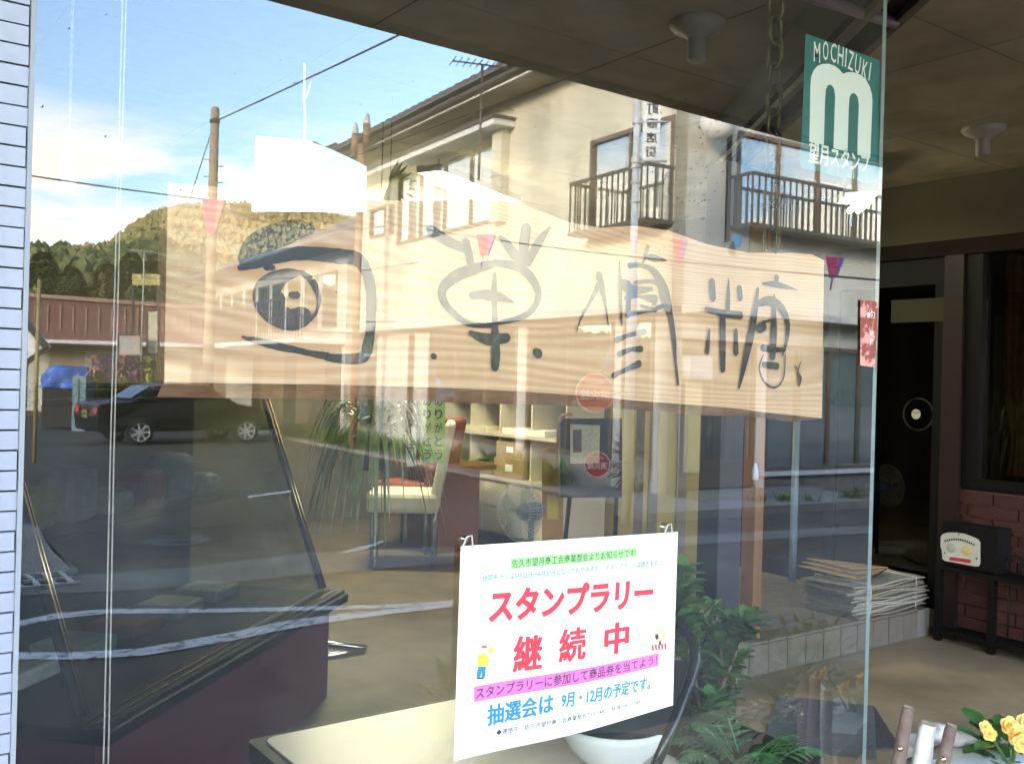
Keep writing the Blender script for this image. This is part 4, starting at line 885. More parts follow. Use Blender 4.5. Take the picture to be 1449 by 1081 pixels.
# roof: eave along the left face, hip corner, individual eave tiles
ov = .55
eL = MB(); eL.fbox(FLf, -ov, Lh + .3, zE, zE + .05, -.2, ov); eL.fbox(FRf, -ov, Rw, zE - .001, zE + .049, -.2, ov - .004); eL.build('soffit', M['brown'], hs)
eL = MB(); eL.fbox(FLf, -ov - .01, Lh + .32, zE + .0, zE + .15, ov + .001, ov + .03); eL.fbox(FRf, -ov + .002, Rw, zE, zE + .15, ov + .002, ov + .03); eL.build('fascia', M['white'], hs)
eL = MB(); eL.tube([C + u_ * (-ov - .05) - v_ * (ov + .08) + Vector((0, 0, zE + .10)), C + u_ * (Lh + .35) - v_ * (ov + .08) + Vector((0, 0, zE + .08))], .055, 8); eL.build('gutter', M['rail'], hs)
pitch = .42; rd = 4.2
roof = MB(); c0_ = C - u_ * (ov + .02) - v_ * (ov + .10) + Vector((0, 0, zE + .19)); cE = C + u_ * (Lh + .45) - v_ * (ov + .10) + Vector((0, 0, zE + .19)); cR = C + v_ * Rw - u_ * (ov + .02) + Vector((0, 0, zE + .19))
rA = c0_ + v_ * rd + u_ * rd + Vector((0, 0, rd * pitch)); rB = cE + v_ * rd - u_ * rd * .6 + Vector((0, 0, rd * pitch)); rC = cR + u_ * rd + Vector((0, 0, rd * pitch))
roof.add([c0_, cE, rB, rA, cR, rC, cE + v_ * Rw], [(0, 1, 2, 3), (0, 3, 5, 4), (1, 6, 5, 3, 2)]); rf = roof.build('roof', M['roof'], hs)
tw = .27; tb_ = MB()
for r_ in (0,): 
    def tf(p, q): 
        return u_ * (tw * p) + v_ * (.5 * q) + Vector((0, 0, .5 * pitch * q + .085 * sin(pi * min(1, p * 1.25)) ** .6 * (1 if p < .8 else 0) + .03))
    tb_.grid(tf, 6, 1)
tb_.add([u_ * (tw * k / 6) + Vector((0, 0, .0)) for k in range(7)] + [u_ * (tw * k / 6) + Vector((0, 0, .085 * sin(pi * min(1, k / 6 * 1.25)) ** .6 * (1 if k < 5 else 0) + .03)) for k in range(7)], [(k, k + 1, k + 8, k + 7) for k in range(6)])
tme = tb_.mesh('roof_tile', M['roof']); nt_ = int((Lh + ov + .4) / tw)
for r_ in range(4):
    for k in range(int(r_ * .45 / tw), nt_): link('roof_tile', tme, rf, c0_ + u_ * (k * tw) + v_ * (r_ * .45 - .06) + Vector((0, 0, r_ * .45 * pitch + .004 + random.uniform(-.004, .004))) - ORG[hs.name])
ridge_end = MB(); ridge_end.tube([cE + Vector((0, 0, .12)), cE + v_ * 1.2 + Vector((0, 0, .12 + 1.2 * pitch))], .1, 8); ridge_end.tube([cE - v_ * .25 + Vector((0, 0, .32)), cE + Vector((0, 0, .14)), cE + v_ * .3 + Vector((0, 0, .3))], [.03, .11, .1], 8); ridge_end.build('verge_tile', M['roof'], hs)
# ground floor of the left face
zB = zBand
def gL(x): return tL(x, 560)[0]
spec = [(530, 577, 'p'), (577, 585, 'd'), (585, 606, 'p'), (606, 731, 'd'), (731, 745, 'p'), (745, 868, 'd'), (868, 880, 'p'), (880, 925, 'd')]
MB().fbox(FLf, 0, Lh, zB - .14, zB - .002, -.2, .0).build('lintel', M['brown'], hs)
for x0, x1, k in [(500, 532, 'd')] + spec:
    a, b_ = gL(x1), gL(x0); b_ = min(b_, Lh)
    if k == 'p': MB().fbox(FLf, a, b_, 0, zB - .142, -.2, .0).build('pillar', M['cream2'], hs)
    else:
        q = window(FLf, (a + .002, b_ - .002, .42, zB - .144), max(1, int((b_ - a) / .9)), cur=(0, 0)); MB().fbox(FLf, a + .002, b_ - .002, .0, .418, -.2, -.01).build('dado', M['concrete'], hs)
a = tL(925, 560)[0]
MB().fbox(FLf, 0, a - .002, 0, zB - .142, -.2, .0).build('corner_pier', M['cream2'], hs)
# dark awning slab over the ground floor
MB().fbox(FLf, .0, Lh, zB - .10, zB - .004, .002, .32).build('eave_band', M['cream2'], hs)
# ground floor of the right face
q1, q2, q3 = tR(960, 600)[0], tR(1080, 600)[0], tR(1262, 600)[0]
zw0 = tR(1081, 667)[1]; zw1 = zB - .45
MB().fbox(FRf, 0, Rw, zB - .42, zB - .002, -.2, .0).fbox(FRf, q1, Rw, zB - .10, zB - .003, .002, .35).build('lintel', M['cream2'], hs)
MB().fbox(FRf, .0, q1, 0, zB - .422, -.2, .0).build('wall', M['cream2'], hs)
MB().fbox(FRf, q2, Rw, 0, zw0 - .06, -.2, .0).build('block_base', M['concrete'], hs)
for k in range(5):
    for j in range(2): MB().fbox(FRf, q2 + .02 + k * .62, q2 + .63 + k * .62, .04 + j * (zw0 - .14) / 2, .03 + (j + 1) * (zw0 - .14) / 2, .001, .014).build('block', M['concrete'], hs)
window(FRf, (q2 + .01, q3 + 1.2, zw0, zB - .424), 6, cur=(.0, 1)); MB().fbox(FRf, q2 - .05, q3 + 1.3, zw0 - .059, zw0 - .002, -.1, .08).build('sill', M['white'], hs)
MB().fbox(FRf, q3 + 1.22, Rw, zw0 - .05, zB - .424, -.2, 0).build('wall', M['cream2'], hs)
MB().fbox(FRf, q2 - .07, q2 + .005, .0, zB - .424, -.12, .03).build('pipe_post', M['white'], hs)
# entrance: two brown doors
for k in range(3):
    a, b_ = q1 + (q2 - q1 - .08) * k / 3, q1 + (q2 - q1 - .08) * (k + 1) / 3
    f = MB(); f.fbox(FRf, a, b_, .12, .5, -.12, -.08); f.fbox(FRf, a, b_, zB - .55, zB - .424, -.12, -.08); f.fbox(FRf, a, a + .07, .5, zB - .55, -.12, -.08); f.fbox(FRf, b_ - .07, b_, .5, zB - .55, -.12, -.08); d_ = f.build('door', M['brown'], hs)
    MB().fbox(FRf, a + .07, b_ - .07, .5, zB - .55, -.105, -.1).build('pane', M['pane'], d_)
MB().fbox(FRf, q1, q2, 0, zB - .43, -1.2, -1.1).build('room_back', M['dark'], hs)
MB().fbox(FRf, q1 + .2, q2 + .6, 0, .11, .002, .9).build('door_step', M['concrete'], hs)
MB().fbox(FRf, q1 + .05, q1 + .42, 1.55, 1.85, -.03, .14).build('meter_box', M['steel'], hs)
MB().fbox(FRf, q1 + .10, q1 + .36, .35, 1.52, .0, .03).build('yellow_panel', mat('pale_yellow_panel', (.55, .50, .25), .6), hs)
# back and far sides so the house is solid
MB().fbox(FLf, Lh - .2, Lh, 0, zE, -Rw, -.2).fbox(FRf, Rw - .2, Rw, 0, zE, -Lh, -.2).fbox(FLf, 0, Lh, 0, zE, -Rw, -Rw + .2).build('rear_wall', M['cream2'], hs)
# wall lamp globe
g_ = tR(990, 165); o_, uu, nn = FRf
gp = C + v_ * g_[0] + nn * .35 + Vector((0, 0, g_[1] - .14))
t = thing('globe_lamp', 'round white globe lamp on the cream house wall under the canopy edge', 'lamp', gp); MB().sphere(gp, .235, 20, 14).build('globe', mat('opal_glass', (.82, .80, .72), .3), t)
MB().tube([gp, gp - nn * .35], .02, 8).build('arm', M['brown'], t)
# antennas
def antenna(base, top, dirv, label, n=9, half=.55, mt=M['steel']):
    t = thing('tv_antenna', label, 'antenna', base, 'television antennas'); MB().tube([base, top], .018, 6).build('mast', mt, t)
    dirv = Vector(dirv).normalized(); s = Vector((-dirv.y, dirv.x, 0)); MB().tube([top - dirv * half, top + dirv * half], .012, 6).build('boom', mt, t)
    for k in range(n): c = top + dirv * (-half + 2 * half * k / (n - 1)); MB().tube([c - s * .2, c + s * .2], .007, 5).build('element', mt, t)
p = V(682, 92, 13.5); antenna(Vector((p.x, p.y, p.z - 1.6)), p, (1, .35, 0), 'brown television antenna on the grey tiled roof of the cream house', 10, .42, M['rail'])
p = V(204, 356, 24); antenna(Vector((p.x, p.y, p.z - 3.2)), p, (.95, -.2, 0), 'pale television antenna standing above the maroon wall', 7, .38)
# ------------------------------------------------------------------ poles
q = VZ(886, 741); q.z = 0; z_ = 10.1; top_ = V(904, 140, z_).z
t = thing('banner_pole', 'slim pale street pole with white shopping street banner beside the cream corner house', 'pole', q)
MB().tube([q, q + Vector((0, 0, 2.6)), q + Vector((0, 0, 2.62)), Vector((q.x, q.y, top_ + 1.0))], [.055, .055, .042, .036], 12).build('pole', M['steel'], t)
for py in (168, 224): c = Vector((q.x, q.y, V(903, py, z_).z)); MB().tube([c, c + MV(RT) * .32], .014, 6).lathe(c - Vector((0, 0, .03)), [(.055, 0), (.055, .06)], 10).build('banner_arm', M['steel'], t)
for py in (236, 258, 285): c = Vector((q.x, q.y, V(903, py, z_).z)); MB().lathe(c, [(.05, 0), (.058, .01), (.05, .03)], 10).build('clamp', M['steel'], t)
b0, b1 = Vector((q.x, q.y, V(903, 222, z_).z)), Vector((q.x, q.y, V(903, 120, z_).z)); bx = MV(RT)
MB().prism([b0 + bx * .06, b0 + bx * .24, b1 + bx * .24, b1 + bx * .06], MV(AX) * .012).build('banner', M['white'], t)
mb = MB(); hh = (b1.z - b0.z); 
for k, ch_ in enumerate('本町商店街'):
    c = b1 + bx * .21 - Vector((0, 0, hh * (k + .86) / 5)) - MV(AX) * .004; put_text(mb, ch_, c, -bx, (0, 0, 1), .115, .115, .02)
mb.build('banner_text', M['ink'], t)
for (px, py, rpx, zz, lb) in ((842, 556, 28, 9.6, 'larger red round fire hydrant sign on the banner pole'), (845, 657, 18.5, 9.7, 'smaller red round fire hydrant sign below the larger one')):
    c = V(px, py, zz); r_ = rpx / FPX * zz; t = thing('hydrant_sign', lb, 'sign', c, 'red hydrant signs'); ax = -MV(AX)
    fwd = -MV(AX); MB().lathe(c, [(0, -.01), (r_, -.01), (r_, .006), (0, .006)], 40, fwd, smooth=False).build('disc', mat('red_sign', (.62, .035, .03), .45), t)
    MB().lathe(c, [(r_ * .93, .006), (r_ * .93, .010), (r_ * .985, .010), (r_ * .985, .006)], 40, fwd, smooth=False).build('rim', mat('white_sign', (.8, .78, .7), .4), t)
    mb = MB(); put_text(mb, '消火栓', c + MV(RT) * r_ * .78 + Vector((0, 0, -r_ * .35)) + fwd * .011, -MV(RT), (0, 0, 1), r_ * 1.56, r_ * .55, .02); put_text(mb, 'FIRE HYDRANT', c + MV(RT) * r_ * .45 + Vector((0, 0, r_ * .42)) + fwd * .011, -MV(RT), (0, 0, 1), r_ * .9, r_ * .13, .02); mb.build('lettering', mat('white_letter', (.85, .82, .75), .5), t)
    MB().tube([c - fwd * .02, Vector((q.x, q.y, c.z))], .014, 6).build('bracket', M['steel'], t)
q = V(500, 600, 19); q.z = 0; tp2 = V(499, 205, 19).z; t = thing('twin_lamp_pole', 'brown street lamp pole with two cylinder lamps left of the cream house', 'street lamp', q)
MB().tube([q, Vector((q.x, q.y, tp2))], .075, 10).build('pole', M['polebrown'], t)
for s_, h_ in ((-.12, .18), (.1, .38)): c = Vector((q.x, q.y, tp2 + h_ - .35)) + MV(RT) * s_; l_ = MB().lathe(c, [(0, 0), (.075, 0), (.075, .38), (0, .38)], 14).build('lamp', M['polebrown'], t); MB().lathe(c + Vector((0, 0, .382)), [(.07, 0), (.05, .16), (.0, .24)], 14).build('lamp_cap', M['steel'], l_); MB().tube([c + Vector((0, 0, .1)), Vector((q.x, q.y, c.z - .05))], .02, 6).build('bracket', M['polebrown'], t)
MB().lathe((q.x, q.y, tp2 - 1.15), [(.08, 0), (.10, .05), (.10, .18), (.08, .2)], 12).build('clamp', M['brown'], t)
q = V(294, 540, 22); q.z = 0; up_ = V(296, 152, 22).z
t = thing('utility_pole', 'round concrete utility pole with cables in front of the golden hill', 'utility pole', q)
MB().tube([q, Vector((q.x, q.y, up_ - .05)), Vector((q.x, q.y, up_))], [.13, .095, .07], 14).build('pole', M['poleconc'], t)
MB().lathe((q.x, q.y, V(296, 172, 22).z), [(.105, -.05), (.115, -.04), (.115, .04), (.105, .05)], 12).build('cable_band', M['rail'], t)
for py in (226, 235, 250, 258): c = Vector((q.x, q.y, V(296, py, 22).z)); s_ = 1 if py in (226, 250) else -1; MB().tube([c, c - MV(RT) * s_ * .22], .012, 5).build('step_bolt', M['rail'], t)
pole_xy = Vector((q.x, q.y, 0))
def cable(p0, p1, label, r=.012, sag=.2, name='cable'):
    pts = [p0 * (1 - k / 16) + p1 * (k / 16) - Vector((0, 0, sag * 4 * (k / 16) * (1 - k / 16))) for k in range(17)]; o = MB().tube(pts, r, 5).build(name, M['wire']); return tag(o, label, 'cable', 'overhead cables')
pt = lambda py: Vector((q.x, q.y, V(296, py, 22).z))
cable(pt(172), pt(172) + (V(548, 53, 13) - pt(172)) * 2.2, 'cable rising right from the top of the concrete pole', .014, .05)
cable(pt(172), V(266, 290, 26), 'cable dropping steeply down left from the concrete pole', .012, .0)
cable(pt(283), pt(283) + (V(-20, 228, 12) - pt(283)) * 2.2, 'cable running left from the middle of the concrete pole', .012, .1)
cable(V(28, 0, 9) + (V(28, 0, 9) - V(-6, 34, 9)) * 12, V(-6, 34, 9) - (V(28, 0, 9) - V(-6, 34, 9)) * 12, 'short diagonal cable at the top left over the tiles', .008, 0)
for k, (a, b_) in enumerate((((200, 392, 26), (640, 362, 18)), ((230, 430, 26), (600, 470, 17)), ((300, 405, 24), (560, 455, 17)))): cable(V(*a), V(*b_), ['upper thin cable crossing in front of the old house', 'lower thin cable crossing in front of the old house', 'middle thin cable crossing in front of the old house'][k], .01, .25)
# pennant string
pk = mat('pink_pennant', (.80, .06, .16), .6); pu = mat('purple_pennant', (.30, .12, .50), .6)
w0, w1 = V(560, 318, 15), V(1240, 376, 7.2)
cable(V(296, 283, 21.7), w0, 'festival string from the concrete pole to the house', .01, .3); cable(w0, w0 + (w1 - w0) * 1.5, 'festival string in front of the cream corner house', .008, .12)
def pennant(px, py, z, h, w_, label, m1=pk, m2=pu, tail=True):
    c = V(px, py, z); t = thing('pennant', label, 'pennant', c, 'festival pennants'); e = MV(RT); s_ = z / FPX; W = w_ * s_; H = h * s_
    MB().prism([c - e * W / 2, c + e * W * .18, c + e * W * .08 - Vector((0, 0, H)), c - e * W * .25 - Vector((0, 0, H))], MV(AX) * .01).build('front_panel', m1, t)
    MB().prism([c + e * W * .19, c + e * W / 2, c + e * W * .12 - Vector((0, 0, H)), c + e * W * .09 - Vector((0, 0, H * .9))], MV(AX) * .05 + e * .02).build('side_panel', m2, t)
    if tail: MB().tube([c - e * W * .1 - Vector((0, 0, H)), c - e * W * .2 - Vector((0, 0, H * 1.55))], .008, 5).build('tail', m2, t)
pennant(302, 283, 18, 46, 32, 'pink and mauve pennant on the concrete pole', pk, mat('mauve_panel', (.48, .26, .24), .6))
pennant(687, 332, 12, 30, 26, 'pink pennant left of the banner pole above the second brush character')
pennant(962, 339, 9.4, 34, 20, 'pink pennant under the house corner', pk, pu, False)
pennant(1181, 364, 7.6, 30, 26, 'pink and purple pennant at the far right near the glass edge')
pennant(1044, 334, 8.6, 16, 14, 'small light blue pennant beside the brown cloth', mat('cyan_cloth', (.05, .38, .58), .6), mat('cyan_cloth_b', (.05, .3, .5), .6), False)
c = V(1036, 342, 8.6); t = MB().prism([c, c + Vector((.05, 0, .02)), c + Vector((.02, .02, -.14)), c + Vector((-.06, 0, -.09))], MV(AX) * .01).build('brown_cloth', mat('brown_cloth', (.12, .07, .04), .8)); tag(t, 'small torn brown cloth hanging on the string beside the blue pennant', 'cloth', 'festival pennants')
# ------------------------------------------------------------------ second house (old, with blue-grey roof)
zz = 24; c = V(450, 540, 24); t = thing('old_house', 'old two-storey house with blue-grey tiled roof and balcony left of the cream house', 'house', Vector((c.x, c.y, 0)))
e1 = u_; e2 = v_
o2 = C + u_ * (Lh + 2.5) + v_ * .8; F2 = (o2, u_, -v_); H2 = (o2, v_, -u_)
zr = 4.6; Lf = 13
MB().fbox(F2, 0, Lf, 0, zr, -6, 0).build('wall', M['cream2'], t)
for k in range(9): x = .6 + k * 1.35; MB().fbox(F2, x, x + .95, 2.7, 4.1, .002, .04).build('window', M['brown'], t); MB().fbox(F2, x + .06, x + .89, 2.76, 4.04, .041, .05).build('pane', M['pane'], t)
MB().fbox(F2, 0, Lf + .5, 2.25, 2.35, .0, 1.3).build('lower_roof', M['white'], t)
for k in range(12): MB().fbox(F2, .2 + k * 1.06, .2 + (k + 1) * 1.06 - .04, .05, 2.15, .002, .03).build('shutter', M['brown'] if k % 3 else M['dark'], t)
bal = MB(); bal.fbox(F2, 0, Lf, 3.35, 3.40, 1.1, 1.14); bal.fbox(F2, 0, Lf, 2.9, 2.93, 1.1, 1.14); balo = bal.build('balcony', M['rail'], t); bm_ = MB().obox((0, 0, 0), u_ * .012, v_ * .012, (0, 0, .5)).mesh('baluster', M['rail'])
for k in range(60): link('baluster', bm_, balo, o2 + u_ * (k * .215) - v_ * 1.12 + Vector((0, 0, 2.87)) - ORG[t.name])
rr = MB(); a = o2 - u_ * .5 - v_ * 1.0 + Vector((0, 0, zr)); b_ = o2 + u_ * (Lf + .6) - v_ * 1.0 + Vector((0, 0, zr)); rr.add([a, b_, b_ + v_ * 4 - u_ * 2 + Vector((0, 0, 1.7)), a + v_ * 4 + u_ * 1 + Vector((0, 0, 1.7)), a + v_ * 8, b_ + v_ * 8], [(0, 1, 2, 3), (0, 3, 4), (1, 5, 2), (3, 2, 5, 4)])
rfo = rr.build('roof', M['roofblue'], t)
sl_ = (v_ * 4 + Vector((0, 0, 1.7))); rib = MB().tube([Vector((0, 0, .03)), sl_ * .93 + Vector((0, 0, .03))], .05, 5, smooth=True).mesh('tile_rib', M['roofblue'])
for k in range(42): link('roof_tile_row', rib, rfo, a + u_ * (.9 + k * .27) - ORG[t.name])
MB().tube([a + v_ * 4 + u_ + Vector((0, 0, 1.78)), b_ + v_ * 4 - u_ * 2 + Vector((0, 0, 1.78))], .14, 8).build('ridge', M['roofblue'], t)
# ------------------------------------------------------------------ far left buildings
def vb(px0, px1, pyt, z, depth, name, label, cat, m_, top2=None, zb=0):
    p0, p1 = V(px0, 540, z), V(px1, 540, z); h0 = V(px0, pyt, z).z; h1 = V(px1, top2 or pyt, z).z; t = thing(name, label, cat, Vector((p0.x, p0.y, zb)))
    dn = MV(AX); mb = MB(); a, b_ = Vector((p0.x, p0.y, zb)), Vector((p1.x, p1.y, zb)); A_, B_ = Vector((p0.x, p0.y, h0)), Vector((p1.x, p1.y, h1))
    mb.prism([a, b_, B_, A_], dn * depth); pnorm(mb.build('wall', m_, t)); return t, a, b_, A_, B_, dn
t, a, b_, A_, B_, dn = vb(20, 420, 419, 30, 8, 'maroon_building', 'long low building with plain maroon upper wall before the wooded hill', 'building', mat('maroon_metal_siding', (.13, .03, .035), .6, var=.25, scale=1.2, stretch=(1, 1, .2)), 448)
e = (b_ - a).normalized(); Ln = (b_ - a).length
for k in range(8): x = Ln * (k + .5) / 8; MB().obox(a + e * x + Vector((0, 0, 1.1)) - dn * .03, e * .55, dn * .02, (0, 0, .95)).build('shutter', M['brown'] if k % 2 else M['cream2'], t)
MB().obox(a + e * Ln / 2 + Vector((0, 0, 2.25)) - dn * .9, e * Ln / 2, dn * .9, (0, 0, .05)).build('awning', M['steel'], t)
for k in range(22): MB().obox(a + e * (Ln * (k + .5) / 22) + Vector((0, 0, (A_.z * (1 - k / 22) + B_.z * k / 22 + 2.4) / 2)) - dn * .02, e * .03, dn * .018, (0, 0, (A_.z - 2.4) / 2 - .25)).build('seam', M['redbrown'], t)
MB().obox((A_ + B_) / 2 - dn * .05 + Vector((0, 0, .05)), (B_ - A_) / 2, dn * .12, (0, 0, .06)).build('ridge_cap', M['redbrown'], t)
z = 17; t = thing('white_shed', 'white gabled shed with dark roof edge at the left behind the cord', 'shed', Vector((V(20, 540, z).x, V(20, 540, z).y, 0)))
pts = [V(-60, 620, z), V(40, 508, z), V(62, 492, z), V(32, 452, z), V(-60, 400, z)]; pnorm(MB().prism([V(-60, 600, z), V(38, 508, z), V(62, 491, z), V(32, 455, z), V(-60, 395, z)], MV(AX) * .3).build('wall', M['white'], t)); MB().tube([V(-60, 388, z - .1), V(32, 450, z - .1), V(66, 492, z - .1)], .06, 6, smooth=False).build('roof_edge', M['rail'], t); MB().obox(V(35, 560, z + .8) , MV(RT) * .03, MV(AX) * .03, (0, 0, 1.0)).build('post', M['rail'], t)
# tarp, cabinets, billboards
z = 24
c = V(98, 560, z); t = thing('tarp_heap', 'heap covered by a bright blue tarpaulin near the maroon building', 'tarpaulin', Vector((c.x, c.y, 0)))
zb_, zt_ = 0.0, V(100, 519, z).z
def tarp(u, v):
    a = 2 * pi * u; r = .62 * (1 - .5 * v ** 2) * (1 + .12 * sin(5 * a + 7 * v) + .05 * sin(11 * a)); return Vector((c.x + r * cos(a), c.y + r * .7 * sin(a), zb_ + 1.0 + (zt_ - zb_ - 1.0) * (1 - (1 - v) ** 1.6) * (1 + .04 * sin(3 * a)) ))
MB().grid(tarp, 40, 12).build('tarp', mat('blue_tarp', (.03, .16, .62), .45, var=.3, scale=4), t)
MB().obox(Vector((c.x, c.y, .55)), MV(RT) * .5, MV(AX) * .35, (0, 0, .5)).build('stack', M['dark'], t)
def cabinet(px0, px1, py, z, name, label, cat, m_, d=.5):
    a, b_ = V(px0, 560, z), V(px1, 560, z); h_ = V(px0, py, z).z; m0 = (a + b_) / 2; t = thing(name, label, cat, Vector((m0.x, m0.y, 0))); e = (b_ - a) / 2; e.z = 0
    MB().obox(Vector((m0.x, m0.y, h_ / 2)) + MV(AX) * d / 2, e, MV(AX) * d / 2, (0, 0, h_ / 2)).build('body', m_, t); return t, Vector((m0.x, m0.y, h_ / 2)) - MV(AX) * .01, e, h_
t, m0, e, h_ = cabinet(102, 121, 532, 23, 'metal_cabinet', 'teal grey metal cabinet beside the blue tarpaulin', 'cabinet', mat('teal_grey_metal', (.10, .20, .22), .5)); MB().obox(m0, e * .06, MV(AX) * .006, (0, 0, h_ * .45)).build('door_gap', M['dark'], t)
t, m0, e, h_ = cabinet(128, 222, 503, 24, 'flower_rack', 'display rack with yellow green and purple flowers in front of the maroon building', 'rack', M['dark'])
fmats = [mat('yellow_green_leaves', (.40, .45, .04), .7, var=.5, scale=5), mat('purple_flowers', (.28, .08, .42), .7, var=.5, scale=5), mat('green_leaves', (.08, .16, .04), .7, var=.5), mat('pink_flowers', (.6, .25, .3), .7)]
for i in range(5):
    for j in range(2):
        mb = MB(); cc_ = m0 + e * (-.8 + .4 * i) + Vector((0, 0, .1 + .55 * j)) - MV(AX) * .1
        for k in range(60): d = Vector((random.gauss(0, .5), random.gauss(0, .5), random.gauss(.1, .4))); mb.leaf(cc_ + d * .22, d, (0, 0, 1), .12, .07, .3)
        mb.build('flower_bunch', fmats[(i * 2 + j * 3) % 4 if i < 3 else (1 if i == 3 else 0)], t)
for (x0, x1, y0, y1, z, m_, nm, lb) in ((187, 226, 388, 404, 27, mat('dull_yellow_sign', (.48, .40, .10), .6, var=.2), 'yellow_billboard', 'dull yellow billboard under the pale antenna'), (167, 199, 474, 503, 26, mat('peach_poster', (.60, .38, .24), .6, col2=(.3, .35, .4), scale=3), 'peach_poster', 'peach coloured framed poster in front of the maroon wall'), (208, 224, 440, 500, 26.5, mat('cream_banner', (.58, .54, .38), .6, var=.2), 'cream_banner', 'narrow cream banner at the left edge of the wooden board')):
    p3 = V(x0, y1, z); t = thing(nm, lb, 'sign', Vector((p3.x, p3.y, 0))); MB().prism([V(x0, y1, z), V(x1, y1, z), V(x1, y0, z), V(x0, y0, z)], MV(AX) * .05).build('panel', m_, t)
    MB().tube([V(x0 + 2, y1, z + .06), Vector((V(x0 + 2, y1, z + .06).x, V(x0 + 2, y1, z + .06).y, 0))], .04, 6).tube([V(x1 - 2, y1, z + .06), Vector((V(x1 - 2, y1, z + .06).x, V(x1 - 2, y1, z + .06).y, 0))], .04, 6).build('leg', M['rail'], t)
    if nm != 'yellow_billboard': MB().tube([V(x0, y0, z), V(x1, y0, z), V(x1, y1, z), V(x0, y1, z), V(x0, y0, z)], .03, 5).build('frame', M['rail'], t)
# pale post at far left
q = V(51, 560, 15); q.z = 0; t = MB().tube([q, Vector((q.x, q.y, V(51, 395, 15).z))], .03, 8).build('ochre_post', mat('ochre_post', (.38, .30, .12), .6)); tag(t, 'thin ochre post near the left end of the window', 'post')
# lone tree-like utility silhouettes
# ------------------------------------------------------------------ parked car
def car(pc, yaw):
    t = thing('parked_car', 'black boxy small car with silver wheels parked across the street', 'car', (0, 0, 0)); bk = mat('black_car_paint', (.008, .008, .009), .3, spec=.25)
    Lc, Wc = 3.4, 1.48
    prof = [(-1.95, .30), (-2.0, .62), (-1.95, .90), (-1.30, .96), (-.80, 1.30), (-.45, 1.36), (.25, 1.35), (.95, .93), (1.6, .80), (1.82, .62), (1.80, .30)]
    mb = MB(); n = len(prof)
    for i, s in enumerate((-1, 1)):
        mb.add([(x, s * (Wc / 2 - (.12 if z > 1.2 else 0)), z) for x, z in prof], [tuple(range(n)) if s < 0 else tuple(range(n))[::-1]])
    mb.f += [(i, (i + 1) % n, n + (i + 1) % n, n + i) for i in range(n)]; mb.mi += [0] * n; mb.sm += [False] * n
    pnorm(mb.build('body', bk, t, bevel=.05))
    gm = mat('car_glass', (.02, .025, .03), .05, spec=.8)
    for s in (-1, 1):
        for x0, x1 in ((-.95, -.40), (-.34, .25)):
            y = s * (Wc / 2 - .105); MB().add([(x0 - .05, y + s * .02, .97), (x1 + .3 * (x1 > 0), y + s * .02, .97), (x1, y + s * .02, 1.27), (x0 + .25 * (x0 < -.9), y + s * .02, 1.27)], [(0, 1, 2, 3)]).build('side_window', gm, t)
        MB().add([(-2.002, s * .40, .68), (-2.002, s * .70, .68), (-1.975, s * .70, .82), (-1.975, s * .40, .82)], [(0, 1, 2, 3)]).build('tail_light', mat('red_lens', (.55, .02, .02), .2), t)
        MB().obox((1.80, s * .52, .66), (.04, 0, 0), (0, .14, 0), (0, 0, .07)).build('headlight', M['chrome'], t)
        MB().obox((.65, s * (Wc / 2 + .08), 1.0), (.05, 0, 0), (0, .07, 0), (0, 0, .06)).build('mirror', bk, t)
        MB().box(-1.6, 1.6, s * Wc / 2 - .003, s * Wc / 2 + .004, .70, .71).box(-.45, -.44, s * Wc / 2 - .003, s * Wc / 2 + .003, .4, 1.1).box(.45, .46, s * Wc / 2 - .003, s * Wc / 2 + .003, .4, 1.1).build('door_seam', M['dark'], t)
    MB().obox((-1.07, 0, 1.15), (.01, 0, -.012), (0, .5, 0), (.2, 0, .135)).build('rear_window', gm, t)
    MB().obox((-2.0, 0, .66), (.006, 0, 0), (0, .165, 0), (0, 0, .083)).build('number_plate', mat('yellow_plate', (.72, .50, .03), .5), t)
    for x in (-1.15, 1.15):
        for s in (-1, 1):
            wh = MB().lathe((x, s * (Wc / 2 - .14), .29), [(.17, .0), (.28, .0), (.29, .03), (.29, .13), (.27, .16), (.2, .15)], 26, (0, s, 0)).build('wheel', mat('tyre', (.02, .02, .02), .9), t)
            ri = MB(); ri.lathe((x, s * (Wc / 2 - .14), .29), [(.205, .14), (.19, .13), (.185, .155), (.2, .162)], 26, (0, s, 0)); ri.lathe((x, s * (Wc / 2 - .14), .29), [(.045, .11), (.045, .15), (.0, .155)], 12, (0, s, 0))
            for k in range(7): a_ = 2 * pi * k / 7; d_ = Vector((cos(a_), 0, sin(a_))); c_ = Vector((x, s * (Wc / 2 + .005), .29)); ri.obox(c_ + d_ * .115, d_ * .085, Vector((-d_.z, 0, d_.x)) * .022, (0, .008, 0))
            ri.build('rim', M['steel'], wh)
    t.location = pc; t.rotation_euler.z = yaw; t.scale = (.97, .97, .9)
rw, fw_ = VZ(216, 630), VZ(331, 627.5)
dcar = (fw_ - rw); dcar.z = 0; dn_ = dcar.normalized(); side = Vector((-dn_.y, dn_.x, 0))
tocam = (Vector((0, 1.11, 0)) - rw); 
if side.dot(tocam) < 0: side = -side
mid = (rw + fw_) / 2; car(Vector((mid.x, mid.y, 0)) - side * .72, atan2(dn_.y, dn_.x))
print('CAR wheelbase', dcar.length)
